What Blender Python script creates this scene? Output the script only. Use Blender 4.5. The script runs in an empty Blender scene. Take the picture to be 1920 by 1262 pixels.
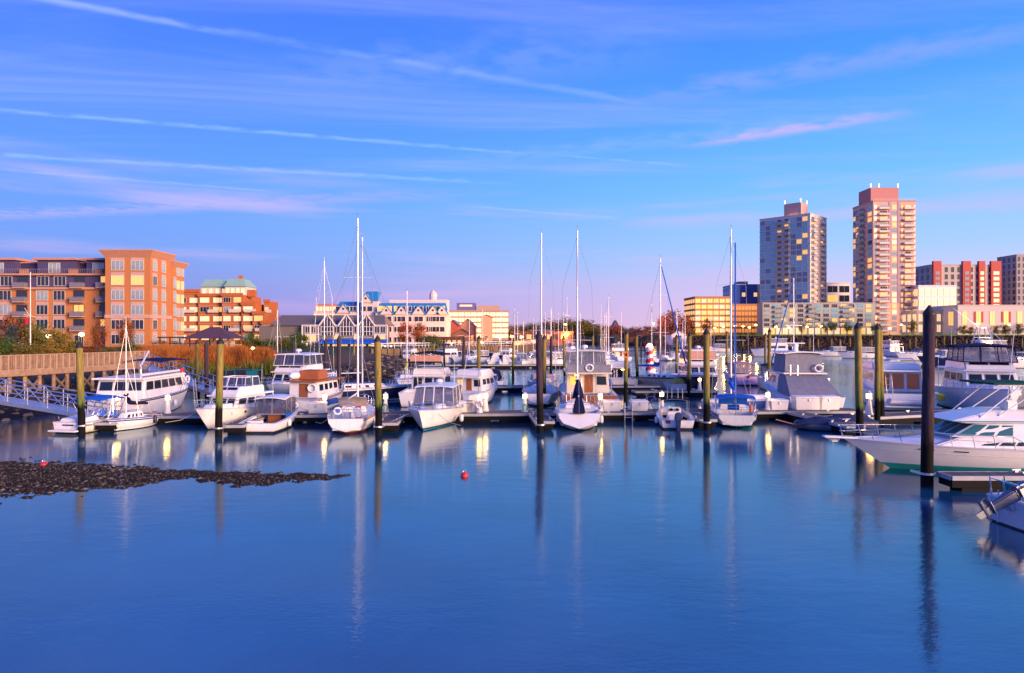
import bpy, bmesh, math, random
from mathutils import Vector, Matrix
import numpy as np
R = math.radians
random.seed(7)
scene = bpy.context.scene
col = scene.collection
# ------------------------------------------------------------------ camera
F = 1280.0; HZ = 628.0; CH = 5.0
cam_d = bpy.data.cameras.new('camera'); cam = bpy.data.objects.new('camera', cam_d); col.objects.link(cam)
cam.location = (0, 0, CH); cam.rotation_euler = (R(90), 0, 0)
cam_d.sensor_width = 36; cam_d.lens = 24; cam_d.shift_y = -3/1920; cam_d.clip_end = 8000
scene.camera = cam
# ------------------------------------------------------------------ sun and sky
SUN_AZ = 50; SUN_EL = 11
sd = bpy.data.lights.new('sun', 'SUN'); sd.energy = 5.0; sd.angle = R(24); sd.color = (1, .60, .38)
so = bpy.data.objects.new('sun', sd); col.objects.link(so)
sv = Vector((math.sin(R(SUN_AZ))*math.cos(R(SUN_EL)), -math.cos(R(SUN_AZ))*math.cos(R(SUN_EL)), math.sin(R(SUN_EL))))
so.rotation_euler = sv.to_track_quat('Z', 'Y').to_euler(); so.location = (30, -30, 40)
W = bpy.data.worlds.new('World'); scene.world = W; W.use_nodes = True
nt = W.node_tree; nt.nodes.clear()
def N(t, **k):
    n = nt.nodes.new(t)
    for a, b in k.items(): setattr(n, a, b)
    return n
def inp(n, i, v):
    if hasattr(v, 'is_output') or isinstance(v, bpy.types.NodeSocket): nt.links.new(v, n.inputs[i])
    else: n.inputs[i].default_value = v
def mth(op, a, b=None, clamp=False):
    n = N('ShaderNodeMath', operation=op, use_clamp=clamp); inp(n, 0, a)
    if b is not None: inp(n, 1, b)
    return n.outputs[0]
def mixc(f, a, b, bt='MIX'):
    n = N('ShaderNodeMix', data_type='RGBA', blend_type=bt); inp(n, 0, f); inp(n, 6, a); inp(n, 7, b); return n.outputs[2]
def smooth(v, lo, hi):
    n = N('ShaderNodeMapRange', interpolation_type='SMOOTHSTEP'); inp(n, 0, v); inp(n, 1, lo); inp(n, 2, hi); return n.outputs[0]
def lin(r, g, b): return tuple(((c/255)/12.92 if c < 10 else ((c/255+.055)/1.055)**2.4) for c in (r, g, b)) + (1,)
tc = N('ShaderNodeTexCoord'); sp = N('ShaderNodeSeparateXYZ'); nt.links.new(tc.outputs['Generated'], sp.inputs[0])
dx, dy, dz = sp.outputs
ramp = N('ShaderNodeValToRGB'); zc = mth('MAXIMUM', dz, 0.0); nt.links.new(zc, ramp.inputs[0])
cr = ramp.color_ramp
stops = [(0, (192, 166, 222)), (.045, (172, 160, 236)), (.11, (122, 158, 250)), (.2, (76, 146, 255)), (.32, (40, 116, 250)), (.46, (22, 86, 236)), (1, (10, 60, 205))]
cr.elements[0].position = 0; cr.elements[0].color = lin(*stops[0][1]); cr.elements[1].position = 1; cr.elements[1].color = lin(*stops[-1][1])
for p, c in stops[1:-1]: e = cr.elements.new(p); e.color = lin(*c)
side = smooth(dx, -.7, .6)
tint = mixc(side, (.34, .58, .92, 1), (1.85, 1.6, 1.05, 1))
base = mixc(1.0, ramp.outputs[0], tint, 'MULTIPLY')
zz = mth('MAXIMUM', dz, .03)
cx = N('ShaderNodeCombineXYZ'); inp(cx, 0, mth('DIVIDE', dx, zz)); inp(cx, 1, mth('DIVIDE', dy, zz)); Pp = cx.outputs[0]
mp = N('ShaderNodeMapping'); inp(mp, 0, Pp); mp.inputs['Rotation'].default_value = (0, 0, R(-58)); mp.inputs['Scale'].default_value = (.35, 1.5, 1)
nz = N('ShaderNodeTexNoise'); inp(nz, 0, mp.outputs[0]); nz.inputs['Scale'].default_value = .9; nz.inputs['Detail'].default_value = 7; nz.inputs['Roughness'].default_value = .62; nz.inputs['Distortion'].default_value = .7
up = smooth(dz, .10, .3)
cir = mth('MULTIPLY', mth('MULTIPLY', smooth(nz.outputs[0], .44, .80), up), .55)
sky = mixc(cir, base, lin(166, 172, 248))
# thin pink cloud bands low over the horizon
mp2 = N('ShaderNodeMapping'); inp(mp2, 0, tc.outputs['Generated']); mp2.inputs['Scale'].default_value = (1.3, 1.3, 15)
n2 = N('ShaderNodeTexNoise'); inp(n2, 0, mp2.outputs[0]); n2.inputs['Scale'].default_value = 1.6; n2.inputs['Detail'].default_value = 6
band = mth('MULTIPLY', mth('MULTIPLY', smooth(n2.outputs[0], .48, .78), smooth(dz, .0, .05)), mth('SUBTRACT', 1.0, smooth(dz, .16, .28)))
sky = mixc(mth('MULTIPLY', band, .7), sky, lin(214, 172, 236))
def PP(px, py): return Vector(((px-960)/(HZ-py), F/(HZ-py), 0))
nf = N('ShaderNodeTexNoise'); inp(nf, 0, Pp); nf.inputs['Scale'].default_value = 7; nf.inputs['Detail'].default_value = 5
def trail(a, b, wd, amt, c, sky, soft=.12):
    A, B = PP(*a), PP(*b); d = (B-A); ln = d.length; d.normalize(); n = Vector((-d.y, d.x, 0))
    def dot(v):
        m = N('ShaderNodeVectorMath', operation='DOT_PRODUCT'); inp(m, 0, Pp); m.inputs[1].default_value = v; return m.outputs['Value']
    off = mth('ADD', mth('SUBTRACT', dot(n), n.dot(A)), mth('MULTIPLY', mth('SUBTRACT', nf.outputs[0], .5), wd*1.8))
    t = mth('DIVIDE', mth('SUBTRACT', dot(d), d.dot(A)), ln)
    m = mth('SUBTRACT', 1.0, smooth(mth('ABSOLUTE', off), 0.0, wd*1.25))
    m = mth('MULTIPLY', m, mth('MULTIPLY', smooth(t, -soft, soft), mth('SUBTRACT', 1.0, smooth(t, 1-soft, 1+soft))))
    m = mth('MULTIPLY', m, smooth(nf.outputs[0], .22, .62))
    return mixc(mth('MULTIPLY', m, amt*.55), sky, lin(*c))
sky = trail((-200, 190), (960, 286), .045, .62, (176, 208, 255), sky)
sky = trail((1060, 292), (1290, 311), .03, .35, (190, 212, 255), sky)
sky = trail((-200, 280), (900, 342), .07, .55, (176, 200, 255), sky)
sky = trail((0, 318), (500, 358), .06, .45, (190, 196, 255), sky)
sky = trail((880, 387), (1150, 409), .06, .45, (186, 204, 255), sky)
sky = trail((60, -5), (420, 60), .035, .7, (190, 205, 255), sky)
sky = trail((420, 58), (1180, 190), .045, .4, (180, 196, 255), sky)
sky = trail((900, 300), (1560, 232), .17, .34, (178, 190, 250), sky, .3)
sky = trail((1320, 268), (1640, 220), .11, 1.1, (226, 170, 236), sky, .3)
sky = trail((1200, 190), (2000, 50), .16, .4, (200, 176, 246), sky, .3)
sky = trail((560, 140), (1180, 110), .25, .35, (170, 180, 250), sky, .3)
sky = trail((-100, 410), (720, 370), .25, .75, (196, 160, 236), sky, .3)
ni = N('ShaderNodeTexSky', sky_type='NISHITA'); ni.sun_disc = False; ni.sun_elevation = R(SUN_EL); ni.sun_rotation = R(180-SUN_AZ); ni.air_density = 2.2; ni.dust_density = 2.5
nb = N('ShaderNodeBackground'); inp(nb, 0, mixc(1.0, ni.outputs[0], (.42, .72, 1, 1), 'MULTIPLY')); nb.inputs[1].default_value = .05
bg = N('ShaderNodeBackground'); inp(bg, 0, sky); bg.inputs[1].default_value = .77
ad = N('ShaderNodeAddShader'); nt.links.new(bg.outputs[0], ad.inputs[0]); nt.links.new(nb.outputs[0], ad.inputs[1])
wo = N('ShaderNodeOutputWorld'); nt.links.new(ad.outputs[0], wo.inputs[0])
vs = scene.view_settings; vs.view_transform = 'Standard'; vs.look = 'None'; vs.exposure = .38; vs.gamma = 1; vs.use_curve_mapping = False
# ------------------------------------------------------------------ materials
MC = {}
def mat(name, c, rough=.5, metal=0, var=.12, scale=3.0, bump=0, bscale=None, emit=None, spec=.5, trans=None, stretch=None, alpha=None):
    if name in MC: return MC[name]
    m = bpy.data.materials.new(name); m.use_nodes = True; t = m.node_tree; b = t.nodes['Principled BSDF']
    c = tuple(c) + (1,) if len(c) == 3 else c
    tcn = t.nodes.new('ShaderNodeTexCoord'); src = tcn.outputs['Object']
    if stretch:
        mpn = t.nodes.new('ShaderNodeMapping'); mpn.inputs['Scale'].default_value = stretch; t.links.new(src, mpn.inputs[0]); src = mpn.outputs[0]
    if var:
        nn = t.nodes.new('ShaderNodeTexNoise'); nn.inputs['Scale'].default_value = scale; nn.inputs['Detail'].default_value = 5; t.links.new(src, nn.inputs[0])
        r = t.nodes.new('ShaderNodeValToRGB'); t.links.new(nn.outputs[0], r.inputs[0])
        r.color_ramp.elements[0].position = .3; r.color_ramp.elements[1].position = .72
        r.color_ramp.elements[0].color = tuple(x*(1-var) for x in c[:3]) + (1,); r.color_ramp.elements[1].color = tuple(min(1, x*(1+var)) for x in c[:3]) + (1,)
        t.links.new(r.outputs[0], b.inputs['Base Color'])
        if bump:
            bn = t.nodes.new('ShaderNodeTexNoise'); bn.inputs['Scale'].default_value = bscale or scale*4; bn.inputs['Detail'].default_value = 4; t.links.new(src, bn.inputs[0])
            bu = t.nodes.new('ShaderNodeBump'); bu.inputs['Strength'].default_value = bump; bu.inputs['Distance'].default_value = .05; t.links.new(bn.outputs[0], bu.inputs['Height']); t.links.new(bu.outputs[0], b.inputs['Normal'])
    else: b.inputs['Base Color'].default_value = c
    b.inputs['Roughness'].default_value = rough; b.inputs['Metallic'].default_value = metal; b.inputs['Specular IOR Level'].default_value = spec if rough < .68 or spec != .5 else .1
    if emit: b.inputs['Emission Color'].default_value = tuple(emit[0]) + (1,); b.inputs['Emission Strength'].default_value = emit[1]
    if alpha is not None: b.inputs['Alpha'].default_value = alpha
    MC[name] = m; return m
white = mat('white_gelcoat', (.80, .80, .80), .28, var=.05, scale=1.2)
cream = mat('cream_gelcoat', (.72, .66, .55), .3, var=.05)
offw = mat('offwhite_deck', (.70, .72, .74), .5, var=.08)
navy = mat('navy_gelcoat', (.012, .02, .07), .2, var=.1)
blackh = mat('black_hull', (.012, .012, .02), .2, var=.1)
greyh = mat('grey_gelcoat', (.5, .52, .58), .3, var=.06)
teal = mat('teal_paint', (.01, .30, .24), .4); aqua = mat('aqua_bottom', (.02, .28, .42), .4)
redb = mat('red_bottom', (.28, .05, .03), .5); blkb = mat('black_bottom', (.012, .012, .014), .6); bluep = mat('blue_paint', (.02, .06, .3), .35)
brightblue = mat('bright_blue_canvas', (.015, .13, .55), .8, bump=.25, bscale=6)
navyc = mat('navy_canvas', (.012, .016, .06), .85, bump=.25, bscale=6)
blackc = mat('black_canvas', (.012, .012, .02), .8, bump=.2)
greyc = mat('grey_canvas', (.22, .23, .28), .85, bump=.5, bscale=2.5)
greenc = mat('green_canvas', (.01, .08, .05), .85); peach = mat('peach_canvas', (.6, .32, .22), .8); tealc = mat('teal_canvas', (.01, .2, .22), .8); pinkp = mat('pink_gelcoat', (.72, .42, .62), .35)  # the pink gelcoat carries pink light falling on a white hull
chrome = mat('steel_rail', (.75, .75, .77), .22, 1, var=.03); alu = mat('aluminium', (.62, .64, .68), .38, .85, var=.08)
mastm = mat('mast_alloy', (.78, .76, .76), .35, .3, var=.05); wire = mat('rigging_wire', (.35, .35, .38), .4, .7, var=0)
dglass = mat('dark_glass', (.012, .014, .02), .06, var=0, spec=.8); tglass = mat('teal_tint_glass', (.03, .12, .13), .05, var=0, spec=.9)
rubber = mat('black_rubber', (.015, .015, .017), .6); varn = mat('varnished_teak', (.30, .10, .03), .3, scale=8, stretch=(1, 1, .2)); orange = mat('orange_plastic', (.8, .18, .02), .5); redp = mat('red_plastic', (.6, .02, .02), .4)
yellowp = mat('yellow_plastic', (.7, .55, .05), .5); greenp = mat('green_plastic', (.02, .4, .15), .5)
lampm = mat('lamp_lens', (1, .8, .4), .4, var=0, emit=((1, .46, .06), 18)); litw = mat('lit_window', (.4, .25, .1), .3, var=0, emit=((1, .50, .12), .8)); litc = mat('lit_cabin', (.5, .35, .1), .3, var=0, emit=((1, .55, .08), .8))
def clearvinyl():
    m = bpy.data.materials.new('clear_vinyl'); m.use_nodes = True; t = m.node_tree; t.nodes.clear()
    o = t.nodes.new('ShaderNodeOutputMaterial'); mx = t.nodes.new('ShaderNodeMixShader'); tr = t.nodes.new('ShaderNodeBsdfTransparent'); g = t.nodes.new('ShaderNodeBsdfGlossy')
    tr.inputs[0].default_value = (.72, .72, .78, 1); g.inputs['Roughness'].default_value = .6; g.inputs[0].default_value = (.6, .62, .7, 1); mx.inputs[0].default_value = .14
    t.links.new(tr.outputs[0], mx.inputs[1]); t.links.new(g.outputs[0], mx.inputs[2]); t.links.new(mx.outputs[0], o.inputs[0]); return m
vinyl = clearvinyl()
# ------------------------------------------------------------------ mesh builder
class MB:
    def __init__(s): s.v = []; s.f = []; s.m = []
    def add(s, vs, fs, m=0):
        o = len(s.v); s.v += [tuple(v) for v in vs]; s.f += [tuple(i+o for i in f) for f in fs]; s.m += [m]*len(fs); return s
    def hexa(s, b, t, m=0):     # bottom 4 (ccw from above), top 4
        return s.add(list(b)+list(t), [(3, 2, 1, 0), (4, 5, 6, 7), (0, 1, 5, 4), (1, 2, 6, 5), (2, 3, 7, 6), (3, 0, 4, 7)], m)
    def box(s, c, d, m=0, rz=0):
        x, y, z = c; a, b, h = d[0]/2, d[1]/2, d[2]/2; cs, sn = math.cos(rz), math.sin(rz)
        q = [(-a, -b), (a, -b), (a, b), (-a, b)]; q = [(x+u*cs-v*sn, y+u*sn+v*cs) for u, v in q]
        return s.hexa([(u, v, z-h) for u, v in q], [(u, v, z+h) for u, v in q], m)
    def bar(s, p, q, w, h, m=0):
        p, q = Vector(p), Vector(q); d = (q-p).normalized(); u = Vector((0, 0, 1)) if abs(d.z) < .95 else Vector((1, 0, 0)); a = d.cross(u).normalized()*w/2; b = a.cross(d).normalized()*h/2
        return s.hexa([p-a-b, p+a-b, q+a-b, q-a-b], [p-a+b, p+a+b, q+a+b, q-a+b], m)
    def tube(s, pts, r, seg=6, m=0, r2=None, cap=True):
        pts = [Vector(p) for p in pts]; n = len(pts); rings = []
        for i, p in enumerate(pts):
            d = (pts[min(i+1, n-1)]-pts[max(i-1, 0)]).normalized(); u = Vector((0, 0, 1)) if abs(d.z) < .9 else Vector((1, 0, 0))
            a = d.cross(u).normalized(); b = a.cross(d); rr = r if r2 is None else r+(r2-r)*i/(n-1)
            rings.append([p+(a*math.cos(2*math.pi*k/seg)+b*math.sin(2*math.pi*k/seg))*rr for k in range(seg)])
        vs = [v for ring in rings for v in ring]; fs = []
        for i in range(n-1):
            for k in range(seg): fs.append((i*seg+k, i*seg+(k+1) % seg, (i+1)*seg+(k+1) % seg, (i+1)*seg+k))
        if cap: fs += [tuple(range(seg-1, -1, -1)), tuple((n-1)*seg+k for k in range(seg))]
        return s.add(vs, fs, m)
    def lathe(s, prof, seg=12, c=(0, 0, 0), m=0, sx=1, sy=1):
        vs = []; fs = []; n = len(prof)
        for r, z in prof:
            for k in range(seg): a = 2*math.pi*k/seg; vs.append((c[0]+r*sx*math.cos(a), c[1]+r*sy*math.sin(a), c[2]+z))
        for i in range(n-1):
            for k in range(seg): fs.append((i*seg+k, i*seg+(k+1) % seg, (i+1)*seg+(k+1) % seg, (i+1)*seg+k))
        fs += [tuple(range(seg-1, -1, -1)), tuple((n-1)*seg+k for k in range(seg))]
        return s.add(vs, fs, m)
    def grid(s, rows, m=0):
        n = len(rows[0]); vs = [p for r in rows for p in r]; fs = [(i*n+j, i*n+j+1, (i+1)*n+j+1, (i+1)*n+j) for i in range(len(rows)-1) for j in range(n-1)]
        return s.add(vs, fs, m)
    def sheet(s, rows, th, m=0):   # closed thin slab from a grid of points
        lo = [[(p[0], p[1], p[2]-th) for p in r] for r in rows]; n = len(rows[0]); k = len(rows)
        s.grid(rows, m); s.grid([r[::-1] for r in lo], m)
        ring = [(0, j) for j in range(n)]+[(i, n-1) for i in range(1, k)]+[(k-1, j) for j in range(n-2, -1, -1)]+[(i, 0) for i in range(k-2, 0, -1)]
        t = [rows[i][j] for i, j in ring]; b = [lo[i][j] for i, j in ring]; q = len(ring)
        return s.add(t+b, [(i, i+q, (i+1) % q+q, (i+1) % q) for i in range(q)], m)
    def panel(s, Q, u0, u1, v0, v1, th=.015, m=0):
        Q = [Vector(p) for p in Q]
        def P(u, v): return (Q[0]*(1-u)+Q[1]*u)*(1-v)+(Q[3]*(1-u)+Q[2]*u)*v
        n = (Q[1]-Q[0]).cross(Q[3]-Q[0]).normalized()*th
        c = [P(u0, v0), P(u1, v0), P(u1, v1), P(u0, v1)]
        return s.hexa([p-n*.3 for p in c], [p+n for p in c], m)
    def mesh(s, name, mats, smooth=None, bevel=None):
        me = bpy.data.meshes.new(name); me.from_pydata(s.v, [], s.f)
        for m in mats: me.materials.append(m)
        me.polygons.foreach_set('material_index', s.m)
        if bevel:
            bm = bmesh.new(); bm.from_mesh(me); bmesh.ops.remove_doubles(bm, verts=bm.verts, dist=1e-4)
            bmesh.ops.bevel(bm, geom=[e for e in bm.edges if len(e.link_faces) == 2 and e.calc_face_angle(0) > .5], offset=bevel, segments=2, affect='EDGES', clamp_overlap=True); bm.to_mesh(me); bm.free(); smooth = smooth or 40
        if smooth:
            me.polygons.foreach_set('use_smooth', [True]*len(me.polygons)); me.set_sharp_from_angle(angle=R(smooth))
        me.update(); return me
    def build(s, name, mats, parent=None, smooth=None, bevel=None, kind=None):
        if not isinstance(mats, (list, tuple)): mats = [mats]
        return link(name, s.mesh(name, mats, smooth, bevel), parent, kind)
def link(name, me, parent=None, kind=None):
    o = bpy.data.objects.new(name, me); col.objects.link(o)
    if parent: o.parent = parent
    if kind: o['kind'] = kind
    return o
def tag(o, label, cat, group=None):
    o['label'] = label; o['category'] = cat
    if group: o['group'] = group
    return o
def thing(name, label, cat, loc=(0, 0, 0), rz=0, group=None):
    o = bpy.data.objects.new(name, None); col.objects.link(o); o.empty_display_size = .3
    o.location = loc; o.rotation_euler = (0, 0, rz); return tag(o, label, cat, group)
def copy_tree(o, parent=None):
    c = o.copy(); col.objects.link(c)
    if parent: c.parent = parent
    for ch in list(o.children): copy_tree(ch, c)
    return c
def X(px, Y): return (px-960)/F*Y
def Z(py, Y): return CH-(py-HZ)/F*Y
def G(px, py):     # point on the water surface
    Y = F*CH/(py-HZ); return Vector((X(px, Y), Y, 0))
# ------------------------------------------------------------------ ground and water
basin = np.array([(-44, -60), (-44, 26), (-31, 36), (-27.5, 46), (-30, 58), (-27.5, 66), (-20, 68), (-13, 74), (-10, 80), (-13, 95), (-18, 128), (-9, 150), (0, 165), (9, 200), (6, 280), (30, 335), (72, 300), (66, 246), (190, 236), (330, 200), (330, -60)], float)
def sdist(x, y):
    P = np.stack([x, y], -1); d = np.full(x.shape, 1e9); ins = np.zeros(x.shape, bool)
    for i in range(len(basin)):
        a = basin[i]; b = basin[(i+1) % len(basin)]; ab = b-a
        t = np.clip(((P-a)@ab)/(ab@ab), 0, 1); q = a+t[..., None]*ab; d = np.minimum(d, np.hypot(*(P-q).transpose(*([len(P.shape)-1]+list(range(len(P.shape)-1))))))
        cond = ((a[1] > y) != (b[1] > y)) & (x < (b[0]-a[0])*(y-a[1])/(b[1]-a[1]+1e-12)+a[0]); ins ^= cond
    return np.where(ins, -d, d)
def gh(x, y):
    x = np.asarray(x, float); y = np.asarray(y, float); d = sdist(x, y)
    right = np.clip((x-56)/8, 0, 1)
    wob = .12*np.sin(x*.9+y*.37)+.1*np.sin(y*1.3-x*.5)
    hl = np.minimum(2.4, d*.2+np.clip(d, 0, 2)*.5*wob); hr = np.minimum(5.0, (d-1.5)*1.6)
    h = hl*(1-right)+hr*right
    return np.where(d < 0, np.maximum(-1.5, d*.35), h)
xs = np.concatenate([[-3000, -1500, -700, -400, -250], np.arange(-160, -60, 6), np.arange(-60, 0, 1.0), np.arange(0, 60, 5), np.arange(60, 340, 4), [420, 700, 1500, 3000]])
ys = np.concatenate([[-60, 0], np.arange(20, 110, 1.2), np.arange(110, 340, 4), [360, 400, 500, 700, 1200, 2500, 6000]])
gx, gy = np.meshgrid(xs, ys); gz = gh(gx, gy)
mb = MB(); mb.grid([[(gx[i, j], gy[i, j], gz[i, j]) for j in range(len(xs))] for i in range(len(ys))])
def groundmat():
    m = bpy.data.materials.new('shore_ground'); m.use_nodes = True; t = m.node_tree; b = t.nodes['Principled BSDF']; L = t.links.new
    ge = t.nodes.new('ShaderNodeNewGeometry'); s = t.nodes.new('ShaderNodeSeparateXYZ'); L(ge.outputs['Position'], s.inputs[0])
    n = t.nodes.new('ShaderNodeTexNoise'); n.inputs['Scale'].default_value = .8; n.inputs['Detail'].default_value = 8; L(ge.outputs['Position'], n.inputs[0])
    ad = t.nodes.new('ShaderNodeMath'); ad.operation = 'MULTIPLY_ADD'; L(n.outputs[0], ad.inputs[0]); ad.inputs[1].default_value = 1.2; L(s.outputs[2], ad.inputs[2])
    r = t.nodes.new('ShaderNodeValToRGB'); mr = t.nodes.new('ShaderNodeMapRange'); L(ad.outputs[0], mr.inputs[0]); mr.inputs[1].default_value = 0; mr.inputs[2].default_value = 4; L(mr.outputs[0], r.inputs[0])
    e = r.color_ramp.elements; e[0].color = (.02, .017, .018, 1); e[1].color = (.06, .08, .025, 1); e[0].position = .25
    for p, c in ((.45, (.05, .04, .035, 1)), (.62, (.13, .085, .04, 1)), (.75, (.07, .08, .03, 1))): q = e.new(p); q.color = c
    L(r.outputs[0], b.inputs['Base Color']); b.inputs['Roughness'].default_value = .75; b.inputs['Specular IOR Level'].default_value = .12
    n2 = t.nodes.new('ShaderNodeTexNoise'); n2.inputs['Scale'].default_value = 4; n2.inputs['Detail'].default_value = 6; L(ge.outputs['Position'], n2.inputs[0])
    bu = t.nodes.new('ShaderNodeBump'); bu.inputs['Distance'].default_value = .15; bu.inputs['Strength'].default_value = .8; L(n2.outputs[0], bu.inputs['Height']); L(bu.outputs[0], b.inputs['Normal']); return m
mb.build('ground', groundmat(), kind='structure', smooth=60)
def watermat():
    m = bpy.data.materials.new('harbour_water'); m.use_nodes = True; t = m.node_tree; t.nodes.clear(); L = t.links.new
    o = t.nodes.new('ShaderNodeOutputMaterial'); mx = t.nodes.new('ShaderNodeMixShader'); d = t.nodes.new('ShaderNodeBsdfDiffuse'); g = t.nodes.new('ShaderNodeBsdfGlossy'); fr = t.nodes.new('ShaderNodeFresnel')
    d.inputs[0].default_value = (.005, .06, .15, 1); g.inputs[0].default_value = (.84, .98, 1, 1); fr.inputs[0].default_value = 3.1
    ge = t.nodes.new('ShaderNodeNewGeometry'); mp = t.nodes.new('ShaderNodeMapping'); L(ge.outputs['Position'], mp.inputs[0]); mp.inputs['Scale'].default_value = (.8, 1.6, 1); mp.inputs['Rotation'].default_value = (0, 0, R(20))
    n = t.nodes.new('ShaderNodeTexNoise'); n.inputs['Scale'].default_value = 1.5; n.inputs['Detail'].default_value = 3; L(mp.outputs[0], n.inputs[0])
    pat = t.nodes.new('ShaderNodeTexNoise'); pat.inputs['Scale'].default_value = .06; pat.inputs['Detail'].default_value = 2; L(ge.outputs['Position'], pat.inputs[0])
    pr = t.nodes.new('ShaderNodeMapRange'); L(pat.outputs[0], pr.inputs[0]); pr.inputs[1].default_value = .4; pr.inputs[2].default_value = .7; pr.inputs[3].default_value = .08; pr.inputs[4].default_value = .17
    L(pr.outputs[0], g.inputs['Roughness']); mk = t.nodes.new('ShaderNodeTexNoise'); mk.inputs['Scale'].default_value = .22; mk.inputs['Detail'].default_value = 6; L(ge.outputs['Position'], mk.inputs[0]); mr = t.nodes.new('ShaderNodeValToRGB'); mr.color_ramp.elements[0].position = .35; mr.color_ramp.elements[0].color = (.002, .03, .075, 1); mr.color_ramp.elements[1].position = .7; mr.color_ramp.elements[1].color = (.012, .095, .19, 1); L(mk.outputs[0], mr.inputs[0]); L(mr.outputs[0], d.inputs[0])
    bu = t.nodes.new('ShaderNodeBump'); bu.inputs['Distance'].default_value = .03; L(n.outputs[0], bu.inputs['Height']); p2 = t.nodes.new('ShaderNodeMapRange'); L(pat.outputs[0], p2.inputs[0]); p2.inputs[1].default_value = .4; p2.inputs[2].default_value = .65; p2.inputs[3].default_value = .06; p2.inputs[4].default_value = .4; L(p2.outputs[0], bu.inputs['Strength'])
    n3 = t.nodes.new('ShaderNodeTexNoise'); n3.inputs['Scale'].default_value = 7; n3.inputs['Detail'].default_value = 2; L(mp.outputs[0], n3.inputs[0]); b3 = t.nodes.new('ShaderNodeBump'); b3.inputs['Strength'].default_value = .22; b3.inputs['Distance'].default_value = .012; L(n3.outputs[0], b3.inputs['Height']); L(bu.outputs[0], b3.inputs['Normal']); bu = b3
    for k in (g, fr): L(bu.outputs[0], k.inputs['Normal'])
    L(fr.outputs[0], mx.inputs[0]); L(d.outputs[0], mx.inputs[1]); L(g.outputs[0], mx.inputs[2]); L(mx.outputs[0], o.inputs[0]); return m
mb = MB(); mb.grid([[(x, y, 0) for x in (-3000, -200, -50, 0, 50, 200, 3000)] for y in (-60, 0, 40, 100, 300, 345)])
mb.build('water', watermat(), kind='structure')
# gravel spit across the foreground
def spit_h(x, y):
    up = np.interp(x, [-30, -20, -17, -13.5, -11.3, -9, -7.6, -5.6, -5.2], [28, 27, 26.6, 25.6, 25, 24.75, 24.55, 24.25, 24.1])
    lo = np.interp(x, [-30, -20, -17, -13.5, -12.2, -11.3, -10.4, -9.2, -8, -6.6, -5.6, -5.2], [19, 19.9, 20.6, 21.9, 22.8, 23.9, 23.3, 22.5, 22.9, 23.7, 24.1, 24.1])
    w = .12*np.sin(x*3.1)+.08*np.sin(x*7.3+1); up = up+w; lo = lo+w*1.3
    cy = up*.62+lo*.38; hw = np.where(y > cy, up-cy, cy-lo)+1e-3
    r = np.abs(y-cy)/hw
    return (.022+.05*np.clip((-5.4-x)/4, 0, 1))*(1-r**1.5)-.006+.025*np.sin(x*5.1+y*3.7)*np.sin(y*6.3-x*2.2)
sx = np.arange(-30, -3.6, .16); sy = np.arange(19.5, 28.4, .16); ax, ay = np.meshgrid(sx, sy); az = np.maximum(spit_h(ax, ay), -.25)
mb = MB(); mb.grid([[(ax[i, j], ay[i, j], az[i, j]) for j in range(len(sx))] for i in range(len(sy))])
gravm = mat('dark_gravel', (.03, .024, .02), .7, var=.5, scale=7, bump=1, bscale=14)
mb.build('gravel_spit', gravm, kind='structure', smooth=60)
def rock_mesh(mb, c, r, rng, m=0, fl=.7):
    vs = []; a0 = rng.random()*6
    for zz, rr in ((-.5, .7), (.15, 1.0), (.75, .55)):
        for k in range(5): a = a0+k*1.2566+zz; q = rr*r*(.75+.5*rng.random()); vs.append((c[0]+q*math.cos(a), c[1]+q*math.sin(a), c[2]+zz*r*fl*(.8+.4*rng.random())))
    fs = [(i*5+k, i*5+(k+1) % 5, i*5+5+(k+1) % 5, i*5+5+k) for i in range(2) for k in range(5)]+[(10, 11, 12, 13, 14)]
    mb.add(vs, fs, m)
rng = random.Random(3); nr = np.random.default_rng(3); mb = MB()
qx = nr.uniform(-21, -5, 60000); qy = nr.uniform(19.6, 28, 60000); qh = spit_h(qx, qy)
sel = np.where((qh > .0) | ((qh > -.05) & (nr.random(60000) < .10)))[0][:22000]
for i in sel: rock_mesh(mb, (qx[i], qy[i], max(qh[i], -.02)+.005), rng.uniform(.010, .034) if rng.random() < .98 else rng.uniform(.05, .09), rng, rng.choice([0, 0, 0, 1, 2]))
tag(mb.build('pebbles', [gravm, mat('brown_pebble', (.055, .04, .03), .7), mat('shell_pebble', (.17, .15, .13), .7)], kind='stuff'), 'dark pebbles and shells strewn over the low gravel spit', 'pebbles')
# marsh grass
rng = random.Random(5); mb = MB()
gm = [mat('marsh_straw', (.42, .15, .035), .8, var=.3, scale=.4), mat('marsh_rust', (.30, .085, .02), .8, var=.3, scale=.4), mat('marsh_green', (.16, .17, .03), .8, var=.3, scale=.4)]
qy = nr.uniform(69, 114, 90000); qx = X(nr.uniform(255, 545, 90000), qy); qd = sdist(qx, qy)
sel = np.where((qd > 5.0+1.5*np.sin(qx*.6)+.02*(qy-70)) & (X(540-np.clip(qy-72, 0, 99)*2.2, qy) > qx))[0][:42000]
for i in sel:
    x, y, d = qx[i], qy[i], qd[i]
    z = float(min(2.4, d*.2)); h = rng.uniform(.7, 1.35)*(.75+.3*math.sin(x*.8)*math.sin(y*.5)+.2*math.sin(x*2.3+y)); a = rng.uniform(0, 3.14); w = .05; lx, ly = rng.gauss(0, .15), rng.gauss(0, .12)
    mb.add([(x-w*math.cos(a), y-w*math.sin(a), z-.05), (x+w*math.cos(a), y+w*math.sin(a), z-.05), (x+lx, y+ly, z+h)], [(0, 1, 2)], 2 if d < 6.5+rng.random()*2 else rng.choice([0, 0, 1]))
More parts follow.
